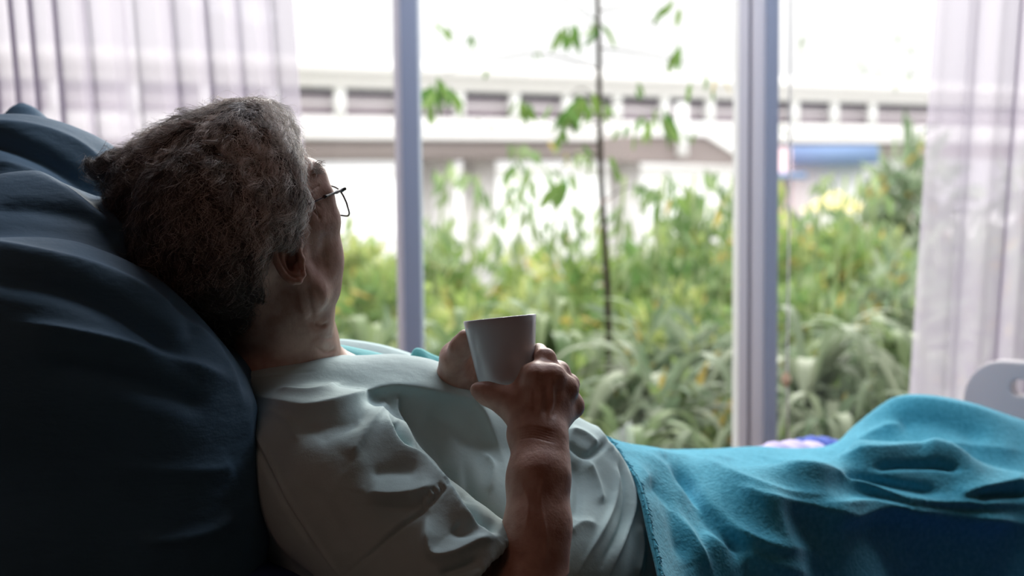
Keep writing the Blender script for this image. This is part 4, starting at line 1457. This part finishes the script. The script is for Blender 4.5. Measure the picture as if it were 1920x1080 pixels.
# ------------------------------------------------------------------ gown
def build_gown():
    f = Field((-0.42, 1.26, 0.60), (0.34, 2.06, 1.13), 0.0042)
    k = 0.045
    for ch in TOR:
        f.chain([P(a, b, c) for a, b, c, d in ch], [d for a, b, c, d in ch], k)
    # drop sleeve of the near arm
    f.chain([P(585, 860, 1.53), P(660, 930, 1.49), P(735, 1005, 1.455), P(800, 1062, 1.43), P(862, 1110, 1.41), P(900, 1140, 1.40)], [0.080, 0.083, 0.080, 0.079, 0.076, 0.070], 0.024)
    # hollow hem
    ax = unit(P(880, 1130, 1.395) - P(760, 1030, 1.44))
    e = P(940, 1165, 1.39)
    f.cone(e + ax * 0.05, e - ax * 0.085, 0.075, 0.066, 0.006, True)
    # neck opening
    f.chain([P(545, 628, 1.68), P(640, 640, 1.80), P(760, 655, 1.86), P(880, 690, 1.86)], [0.048, 0.050, 0.050, 0.03], 0.012, True)
    # near edge of the neckline, standing up a little from the chest
    f.chain([P(462, 756, 1.60), P(520, 768, 1.605), P(600, 772, 1.62), P(665, 782, 1.64), P(730, 786, 1.66), P(768, 795, 1.67), P(850, 846, 1.69)],
            [0.032, 0.046, 0.053, 0.0625, 0.070, 0.073, 0.078], 0.02)
    f.blur(2)
    V, F = f.verts(2)
    V, F = subdiv_faces(V, F)
    Nn = vnormals(V, F)
    V = lumps(V, Nn, 0.0022, 34, 12)
    S = [
        ([(470, 738), (520, 760), (577, 772), (644, 760), (707, 736), (760, 732), (823, 744), (886, 764), (922, 822), (950, 880)], 26, 9, 0.013),
        ([(560, 800), (640, 790), (700, 772)], 12, 22, -0.006),
        ([(800, 775), (850, 795), (890, 840)], 16, 22, -0.005),
        ([(747, 738), (741, 775), (760, 817), (787, 866)], 6, 12, 0.009),
        ([(736, 795), (744, 822), (768, 852)], 7, 6, -0.010),
        ([(722, 770), (726, 808), (748, 846), (790, 872), (834, 918), (872, 970), (928, 1010)], 7, 20, 0.013),
        ([(820, 855), (862, 915), (900, 970), (936, 1000)], 18, 9, -0.012),
        ([(653, 865), (689, 808), (728, 752)], 16, 10, 0.007),
        ([(590, 830), (640, 800), (680, 785)], 14, 14, -0.003),
        ([(685, 925), (720, 932), (770, 930), (822, 918)], 24, 7, 0.009),
        ([(690, 948), (769, 950), (805, 945)], 7, 16, -0.006),
        ([(690, 890), (740, 885), (790, 890)], 14, 14, -0.004),
        ([(838, 922), (801, 951), (760, 983), (707, 1028), (644, 1080)], 3.2, 3.2, -0.004),
        ([(832, 915), (795, 944), (754, 976), (700, 1020)], 4, 4, 0.0025),
        ([(800, 962), (799, 1014), (812, 1043), (850, 1041), (895, 1020), (930, 1010)], 20, 7, 0.011),
        ([(850, 985), (870, 1000), (905, 990)], 14, 14, -0.006),
        ([(820, 1075), (860, 1065), (905, 1045)], 8, 12, -0.008),
        ([(471, 799), (510, 871), (545, 942), (599, 1023), (640, 1085)], 3, 3, 0.004),
        ([(462, 806), (500, 880), (536, 950), (588, 1030)], 6, 4, -0.004),
        ([(520, 735), (580, 740), (640, 722)], 6, 8, 0.005), ([(490, 765), (540, 790), (560, 830)], 8, 8, 0.004),
        ([(1092, 768), (1128, 822), (1152, 862), (1157, 916), (1137, 978), (1083, 1075)], 6, 5, 0.006),
        ([(1132, 822), (1172, 880), (1190, 942), (1172, 1005), (1140, 1085)], 4, 6, 0.005),
        ([(1146, 850), (1172, 910), (1168, 980), (1130, 1060)], 6, 6, -0.006),
        ([(1061, 826), (1100, 855), (1137, 832)], 8, 6, -0.007), ([(1065, 805), (1095, 815), (1125, 840)], 7, 6, 0.006),
        ([(1100, 860), (1118, 905), (1130, 950)], 7, 9, 0.007), ([(1070, 860), (1085, 920), (1080, 980)], 10, 10, -0.005),
        ([(1062, 1000), (1090, 980), (1120, 985)], 8, 10, 0.004),
        ([(870, 860), (885, 930), (900, 990)], 10, 8, -0.006), ([(905, 850), (925, 880), (915, 930)], 6, 8, 0.005),
        ([(560, 900), (620, 960), (650, 1040)], 20, 20, -0.004), ([(690, 850), (640, 900), (600, 980)], 18, 18, 0.003),
        ([(1200, 980), (1205, 1030), (1195, 1085)], 5, 6, 0.004),
        ([(442, 712), (480, 706), (540, 700), (600, 695)], 3, 3, -0.0015),
    ]
    S += [([(790 + 9 * i, 936 - 6 * i), (800 + 9 * i, 948 - 6 * i)], 2.2, 2.2, -0.003) for i in range(5)]
    V = strokes(V, Nn, S)
    o = link('gown', fast_mesh('gown', V, F), M['gown'], person)
    o['label'] = 'pale green cotton hospital gown'
    return o, f
gown, GFIELD = build_gown()

def ribbon(name, top, bot, n, m, parent, ripple=0.0, thick=0.0016, nv=10, bow=0.0):
    """curved cloth strip between two 3D polylines"""
    A, B = catmull(top, n), catmull(bot, n)
    V = np.zeros((n, nv, 3))
    for j in range(nv):
        t_ = j / (nv - 1)
        V[:, j] = A * (1 - t_) + B * t_ + np.array([0, -1, 0.3]) * bow * math.sin(math.pi * t_)
        V[:, j] += np.array([0, -1, 0.4]) * (ripple * np.sin(np.linspace(0, 9, n) + 2.2 * t_))[:, None]
    idx = np.arange(n * nv).reshape(n, nv)
    F = np.stack([idx[:-1, :-1], idx[1:, :-1], idx[1:, 1:], idx[:-1, 1:]], -1).reshape(-1, 4)
    o = link(name, fast_mesh(name, V.reshape(-1, 3), F), m, parent)
    s_ = o.modifiers.new('s', 'SOLIDIFY')
    s_.thickness = thick
    s_.offset = 0
    return o
# far side of the open neckline
top = [(612, 643, 1.84), (640, 637, 1.85), (700, 644, 1.86), (745, 655, 1.87), (785, 669, 1.87), (830, 690, 1.86), (868, 708, 1.84), (900, 728, 1.80)]
bot = [(622, 668, 1.80), (650, 680, 1.80), (700, 700, 1.80), (745, 712, 1.80), (790, 722, 1.80), (830, 735, 1.80), (868, 748, 1.79), (900, 760, 1.77)]
rb = ribbon('collar', [P(*q) for q in top], [P(*q) for q in bot], 60, M['gown'], gown, 0.0012, bow=0.006)
top2 = [(622, 646, 1.815), (650, 650, 1.82), (700, 660, 1.82), (740, 672, 1.815), (775, 690, 1.80)]
bot2 = [(630, 662, 1.795), (655, 668, 1.795), (700, 682, 1.79), (735, 694, 1.785), (770, 702, 1.78)]
rb2 = ribbon('collar_backlit', [P(*q) for q in top2], [P(*q) for q in bot2], 40, M['backlit_cloth'], gown, 0.001, bow=0.004)
rb2['label'] = 'inner strip of the open collar, light through the cloth put into its teal'
top3 = [(766, 680, 1.80), (776, 658, 1.80), (788, 654, 1.80), (806, 662, 1.80), (828, 672, 1.79), (848, 688, 1.78), (872, 706, 1.77)]
bot3 = [(770, 692, 1.79), (783, 684, 1.785), (796, 686, 1.78), (812, 694, 1.775), (834, 706, 1.77), (852, 718, 1.77), (874, 730, 1.76)]
rb3 = ribbon('collar_tie', [P(*q) for q in top3], [P(*q) for q in bot3], 40, M['backlit_cloth'], gown, 0.003, bow=0.004)
# small white tag of tape at the back of the neck
o = ribbon('neck_tie', [P(431, 703, 1.53), P(436, 700, 1.53), P(441, 704, 1.53)], [P(430, 712, 1.53), P(436, 712, 1.53), P(442, 712, 1.53)], 8, M['gown'], gown, 0.001)

# ------------------------------------------------------------------ hair
def build_hair():
    f = Field((-0.60, 1.34, 0.90), (-0.12, 1.90, 1.48), 0.0030)
    s = 1.05
    # hair mass: blobs over the scalp, traced to the photo's outline with real depth
    E = lambda c, r, k=0.02, sub=False: f.ell(hd(*c), HAX, [q * s for q in r], k, sub)
    E((-0.016, 0.050, 0.002), (0.095, 0.090, 0.084), 0.02)
    B = [(468, 238, 1.60, .029), (430, 248, 1.60, .030), (490, 246, 1.59, .024), (494, 285, 1.56, .027), (512, 325, 1.55, .026), (525, 370, 1.545, .022), (518, 408, 1.543, .020), (505, 432, 1.545, .018),
         (380, 266, 1.61, .030), (340, 288, 1.61, .030), (303, 310, 1.62, .030), (272, 334, 1.63, .028), (265, 370, 1.63, .034),
         (300, 430, 1.62, .045), (340, 520, 1.62, .045), (400, 590, 1.63, .045), (440, 560, 1.60, .04), (455, 500, 1.57, .03), (450, 430, 1.55, .03), (400, 350, 1.54, .03), (425, 285, 1.575, .038), (370, 300, 1.58, .036), (315, 335, 1.59, .036), (460, 270, 1.57, .034), (280, 370, 1.60, .036)]
    for (x, y, Y, r) in B:
        p = P(x, y, Y)
        f.cone(p, p + (0, 0.04, 0), r, r, 0.022)
    f.chain([P(260, 330, 1.63), P(215, 318, 1.64), P(178, 316, 1.65)], [.026, .017, .006], 0.015)
    # keep the ear and face clear
    f.chain([P(598, 295, 1.56), P(608, 370, 1.54), P(596, 430, 1.53), P(588, 480, 1.53)], 0.021, 0.008, True)
    f.cone(P(530, 505, 1.50), P(535, 520, 1.56), 0.026, 0.030, 0.008, True)
    f.cone(P(560, 600, 1.58), P(560, 620, 1.60), 0.048, 0.048, 0.01, True)
    f.blur(1)
    V, F = f.verts(1)
    Nn = vnormals(V, F)
    V = V - Nn * 0.0042
    V = lumps(V, Nn, 0.0022, 85, 21)
    # drop faces of the cap that lie on the face front (inside the skin)
    me = fast_mesh('hair', V, F)
    # guides
    G = np.array([(190, 318, -1, 0.05), (235, 312, -1, 0.25), (262, 270, -0.8, 0.7), (300, 250, -0.9, 0.5), (350, 235, -0.8, 0.45), (400, 215, -0.75, 0.35), (440, 205, -0.4, 0.3),
                  (330, 290, 0.4, 0.9), (380, 260, 0.8, 0.7), (420, 300, 0.6, 0.9), (400, 360, 0.5, 1), (450, 230, 0.8, 0.5), (480, 210, 1, 0.5), (510, 235, 0.7, 1), (480, 280, 0.5, 1),
                  (520, 300, 0.45, 1), (545, 330, 0.35, 1), (548, 380, -0.05, 1), (530, 420, -0.25, 1), (500, 400, 0.15, 1), (470, 350, 0.35, 1), (450, 420, 0.3, 1), (300, 360, 0.0, 1),
                  (260, 330, -0.7, 0.5), (280, 400, 0.1, 1), (340, 420, 0.4, 1), (380, 480, 0.5, 1), (440, 500, 0.3, 1), (400, 560, 0.3, 1), (460, 580, 0.2, 1), (350, 330, 0.4, 1)], float)
    r = np.random.default_rng(17)
    # roots: area weighted on the cap, biased to the camera side and top
    c = V[F].mean(1)
    nn = np.cross(V[F[:, 2]] - V[F[:, 0]], V[F[:, 3]] - V[F[:, 1]])
    ar = np.linalg.norm(nn, axis=1)
    nn = nn / (ar[:, None] + 1e-12)
    toc = unit(CAM - c)
    px, py, _ = proj(c)
    wt = ar * np.where((nn * toc).sum(1) > -0.3, 1.0, 0.25) * np.where(py > 520, 0.35, 1.0)
    # bare skin where the cap sinks below the head surface
    wt[HFIELD.sample(c) < 0.001] = 0
    n = 17000
    pick = r.choice(len(c), n, p=wt / wt.sum())
    fld = f
    K = 11
    pos = c[pick] + nn[pick] * 0.003 * np.sign((nn[pick] * fld.grad(c[pick], 0.004)).sum(1))[:, None] + r.normal(size=(n, 3)) * 0.001
    clk = np.floor((pos + 0.004 * np.sin(pos[:, [1, 2, 0]] * 260)) / 0.0125).astype(int)
    h_ = (clk[:, 0] * 73856093 ^ clk[:, 1] * 19349663 ^ clk[:, 2] * 83492791) & 0xffff
    cr = np.random.default_rng(5).random((65536, 4))[h_]
    length = r.uniform(0.026, 0.058, n) * np.where(py[pick] > 480, 0.8, 1.0)
    wild = r.random(n) < 0.05
    lift_end = np.where(wild, r.uniform(0.006, 0.016, n), r.uniform(0.0005, 0.003, n) + 0.0085 * cr[:, 0] ** 1.5)
    ph = cr[:, 1] * 6.28 + r.normal(size=n) * 0.35
    wv = (0.0028 + 0.0050 * cr[:, 2]) * r.uniform(0.6, 1.3, n)
    freq = 5.5 + 5.0 * cr[:, 3]
    turn = (cr[:, 0] - 0.5) * 1.1 + r.normal(size=n) * np.where(wild, 0.8, 0.22)
    pts = np.zeros((n, K, 3))
    ctr = pos.copy()
    for i in range(K):
        g = fld.grad(ctr, 0.004)
        x, y, _ = proj(ctr)
        d2 = (x[:, None] - G[None, :, 0]) ** 2 + (y[:, None] - G[None, :, 1]) ** 2
        wgt = 1 / (d2 + 300) ** 1.6
        gd = (wgt[:, :, None] * G[None, :, 2:]).sum(1) / wgt.sum(1)[:, None]
        fx = np.sin(ctr @ np.array([190.0, 60, 120]) + 0.8) + np.sin(ctr @ np.array([-80.0, 110, 170]) + 2.1)
        ang_ = turn * (0.4 + 0.9 * i / K) + 0.42 * fx
        ca, sa = np.cos(ang_), np.sin(ang_)
        gx_, gy_ = gd[:, 0] * ca - gd[:, 1] * sa, gd[:, 0] * sa + gd[:, 1] * ca
        d = gx_[:, None] * R_[None] - gy_[:, None] * U_[None]
        d = d - g * (d * g).sum(1)[:, None]
        d = unit(d)
        sd_ = np.cross(d, g)
        tt = i / (K - 1)
        off = sd_ * (wv * np.sin(ph + freq * tt * 1.3) * tt ** 0.5 * 1.6)[:, None] + g * ((lift_end * tt ** 1.3) + wv * 0.6 * np.cos(ph + freq * tt * 1.3) * tt)[:, None]
        off = off + g * (0.0026 * np.clip(np.sin(ctr @ np.array([160.0, 90, -210]) + 1.0) + 0.6 * fx, -0.6, 2) * (0.3 + 0.7 * tt))[:, None]
        pts[:, i] = ctr + off
        ctr = ctr + d * (length / (K - 1))[:, None]
        dist = fld.sample(ctr)
        ctr = ctr - g * np.clip(dist - 0.0005, -0.003, 0.003)[:, None]
    # wisps: strands of one neighbourhood draw together towards their tips
    uq, inv = np.unique(h_, return_inverse=True)
    mean = np.zeros((len(uq), K, 3))
    np.add.at(mean, inv, pts)
    mean /= np.bincount(inv)[:, None, None]
    pull = (0.80 * (0.45 + 0.55 * cr[:, 2]))[:, None, None] * (np.linspace(0, 1, K) ** 0.9)[None, :, None]
    pull = pull * np.where(wild, 0.1, 1.0)[:, None, None]
    pts = pts * (1 - pull) + mean[inv] * pull
    rad = r.uniform(0.00014, 0.00027, n)
    # triangular tubes
    tan = np.gradient(pts, axis=1)
    tan = unit(tan)
    ref = unit(r.normal(size=(n, 1, 3)))
    u = unit(np.cross(tan, ref))
    v = np.cross(tan, u)
    taper = np.linspace(1, 0.35, K)[None, :, None] * rad[:, None, None]
    ring = []
    for q in range(3):
        a = q * 2.0944
        ring.append(pts + taper * (math.cos(a) * u + math.sin(a) * v))
    VV = np.stack(ring, 2)  # n,K,3,3
    idx = np.arange(n * K * 3).reshape(n, K, 3)
    FF = []
    for q in range(3):
        q2 = (q + 1) % 3
        FF.append(np.stack([idx[:, :-1, q], idx[:, :-1, q2], idx[:, 1:, q2], idx[:, 1:, q]], -1).reshape(-1, 4))
    FF = np.concatenate(FF)
    nb = len(V)
    AV = np.vstack([V, VV.reshape(-1, 3)])
    AF = np.vstack([F, FF + nb])
    me = fast_mesh('hair', AV, AF)
    grey = r.random(n)
    # grey mix; window light at temple and forelock, back shade put into strand colour
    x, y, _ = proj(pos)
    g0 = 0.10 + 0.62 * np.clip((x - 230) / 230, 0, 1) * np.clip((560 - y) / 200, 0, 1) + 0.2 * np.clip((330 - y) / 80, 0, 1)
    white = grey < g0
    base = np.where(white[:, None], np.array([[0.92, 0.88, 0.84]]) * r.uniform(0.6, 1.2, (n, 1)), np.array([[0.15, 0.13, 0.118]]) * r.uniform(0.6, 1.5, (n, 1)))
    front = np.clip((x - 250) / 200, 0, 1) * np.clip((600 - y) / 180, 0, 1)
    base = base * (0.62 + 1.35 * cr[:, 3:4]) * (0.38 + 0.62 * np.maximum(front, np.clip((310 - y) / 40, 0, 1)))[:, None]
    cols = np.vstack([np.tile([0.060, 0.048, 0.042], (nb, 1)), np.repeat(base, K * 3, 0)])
    tint(me, cols)
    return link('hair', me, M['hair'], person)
hair = build_hair()
hair['label'] = 'short wavy grey hair'

def build_eyebrow():
    r = np.random.default_rng(3)
    L_ = []
    for _ in range(110):
        x, y = r.uniform(585, 600), r.uniform(304, 326)
        p = surf(x, y, HFIELD, 0.0004)
        g = HFIELD.grad(p[None])[0]
        d = unit(0.9 * R_ * r.uniform(0.3, 1) - U_ * r.uniform(-0.2, 0.8) + g * 0.5)
        ln = r.uniform(0.004, 0.009)
        L_.append(([p, p + d * ln * 0.5 + g * 0.001, p + d * ln], [0.00022, 0.00020, 0.0001], False))
    o = tubes('eyebrow', L_, M['brow'], person, 4)
    o['label'] = 'pale grey eyebrow hairs'
M['brow'] = mat('brow_hair', (0.55, 0.50, 0.46), 0.5, 0.3)
build_eyebrow()

pillow, PFIELD = build_pillow()
blanket = build_blanket()

# ------------------------------------------------------------------ mug
ax = MUGC_T - MUGC_B
Hm = np.linalg.norm(ax)
az = ax / Hm
mug = empty('mug', MUGC_B)
q = Vector((0, 0, 1)).rotation_difference(Vector(az))
mug.rotation_mode = 'QUATERNION'
mug.rotation_quaternion = q
tag(mug, 'plain white ceramic mug held in both hands', 'mug')
RT, RB = 69.5 / FPX * 1.555, 51.5 / FPX * 1.555
prof = [(0, 0.004), (RB * 0.55, 0.003), (RB * 0.78, 0.0), (RB * 0.86, 0.0), (RB * 0.955, 0.0022), (RB + 0.0012, 0.008)]
for i in range(1, 9):
    t_ = i / 8
    prof.append((RB + 0.0012 + (RT - RB - 0.0012) * (t_ ** 0.92), 0.008 + (Hm - 0.0088) * t_))
prof += [(RT - 0.0006, Hm + 0.0002), (RT - 0.0017, Hm + 0.0004), (RT - 0.0028, Hm - 0.0004)]
for i in range(8, -1, -1):
    t_ = i / 8
    prof.append((RB - 0.002 + (RT - 0.0032 - RB + 0.002) * (t_ ** 0.92), 0.010 + (Hm - 0.014) * t_))
prof += [(RB * 0.8, 0.0065), (0, 0.006)]
ns = 72
Vm = []
for (rr, zz) in prof:
    for k in range(ns):
        a = 2 * math.pi * k / ns
        Vm.append((rr * math.cos(a), rr * math.sin(a), zz))
Fm = []
for i in range(len(prof) - 1):
    for k in range(ns):
        k2 = (k + 1) % ns
        Fm.append((i * ns + k, i * ns + k2, (i + 1) * ns + k2, (i + 1) * ns + k))
link('cup', fast_mesh('cup', Vm, Fm), M['mug'], mug)
nseg = 48
me = bpy.data.meshes.new('drink')
rr = RT - 0.0045
me.from_pydata([(rr * math.cos(2 * math.pi * k / nseg), rr * math.sin(2 * math.pi * k / nseg), Hm - 0.009) for k in range(nseg)] +
               [(rr * 0.9 * math.cos(2 * math.pi * k / nseg), rr * 0.9 * math.sin(2 * math.pi * k / nseg), Hm - 0.018) for k in range(nseg)], [],
               [tuple(range(nseg))] + [(k, (k + 1) % nseg, (k + 1) % nseg + nseg, k + nseg) for k in range(nseg)])
link('drink', me, M['coffee'], mug, smooth=False)

# ------------------------------------------------------------------ glasses
LC = hd(0.114, 0.030, 0.036)
LCp = P(617, 364, LC[1])
sh = LCp - LC
def gh(f_, u_, r_):
    return hd(f_, u_, r_) + sh
gl = empty('eyeglasses', gh(0.118, 0.020, 0))
tag(gl, 'thin black metal spectacles worn by the man, seen from behind', 'eyeglasses')
go = np.array(gl.location)
def rimpts(sg, n=40, inset=0.0):
    pts = []
    for i in range(n):
        a = 2 * math.pi * i / n
        ca, sa = math.cos(a), math.sin(a)
        e = 0.62
        x = (0.0265 - inset) * np.sign(ca) * abs(ca) ** e
        y = (0.0185 - inset) * np.sign(sa) * abs(sa) ** e
        if sa < 0:
            x *= 0.93
        pts.append(gh(0.118 - 0.10 * (x / 0.0265) ** 2 * 0.02 - (0.004 if x * sg > 0 else 0) * abs(x) / 0.0265, 0.020 + y, sg * 0.036 + x))
    return np.array(pts)
for sg in (1, -1):
    rp = rimpts(sg)
    fr = tubes('rim', [(rp - go, 0.0011, True)], M['black_metal'], gl, 8)
    rl = rimpts(sg, inset=0.0006) - go
    me = bpy.data.meshes.new('lens')
    c0 = rl.mean(0)
    me.from_pydata(np.vstack([rl, [c0 + HF * 0.001]]).tolist(), [], [(i, (i + 1) % 40, 40) for i in range(40)])
    link('lens', me, M['lens'], gl)
tubes('bridge', [(catmull([gh(0.118, 0.026, 0.011), gh(0.121, 0.029, 0), gh(0.118, 0.026, -0.011)], 10) - go, 0.0012, False)], M['black_metal'], gl, 8)
for sg in (1, -1):
    if sg == 1:
        hp = P(647, 354, gh(0.116, 0.024, 0.063)[1])
        e1 = surf(608, 369, HFIELD, 0.0035)
        e2 = surf(586, 379, HFIELD, 0.0022)
        e2b = surf(566, 389, HFIELD, 0.0018)
        e3 = P(535, 412, 1.540)
        e4 = P(520, 440, 1.545)
    else:
        hp = gh(0.116, 0.026, -0.063)
        e1, e2, e3, e4 = gh(0.09, 0.022, -0.066), gh(0.05, 0.014, -0.07), gh(0.0, 0.006, -0.074), gh(-0.02, -0.02, -0.074)
    tm = tubes('temple', [([hp - go, (hp * 0.68 + e1 * 0.32) - go, (hp * 0.60 + e1 * 0.40) - go, (hp * 0.5 + e1 * 0.5) - go, (hp * 0.1 + e1 * 0.9) - go, e1 - go],
                          [0.0019, 0.0019, 0.0023, 0.0016, 0.0014, 0.0021], False)], M['black_metal'], gl, 8)
    ti = tubes('temple_sleeve', [(catmull([e1, e2, e2b, e3, e4] if sg == 1 else [e1, e2, e3, e4], 16) - go, np.linspace(0.0011, 0.0017, 16), False)], M['brown_tip'], tm, 8)
    rp = rimpts(sg)
    k_ = int(np.argmin(np.linalg.norm(rp - hp, axis=1)))
    tubes('hinge', [([rp[k_] - go, hp - go], 0.0016, False)], M['black_metal'], tm, 8)
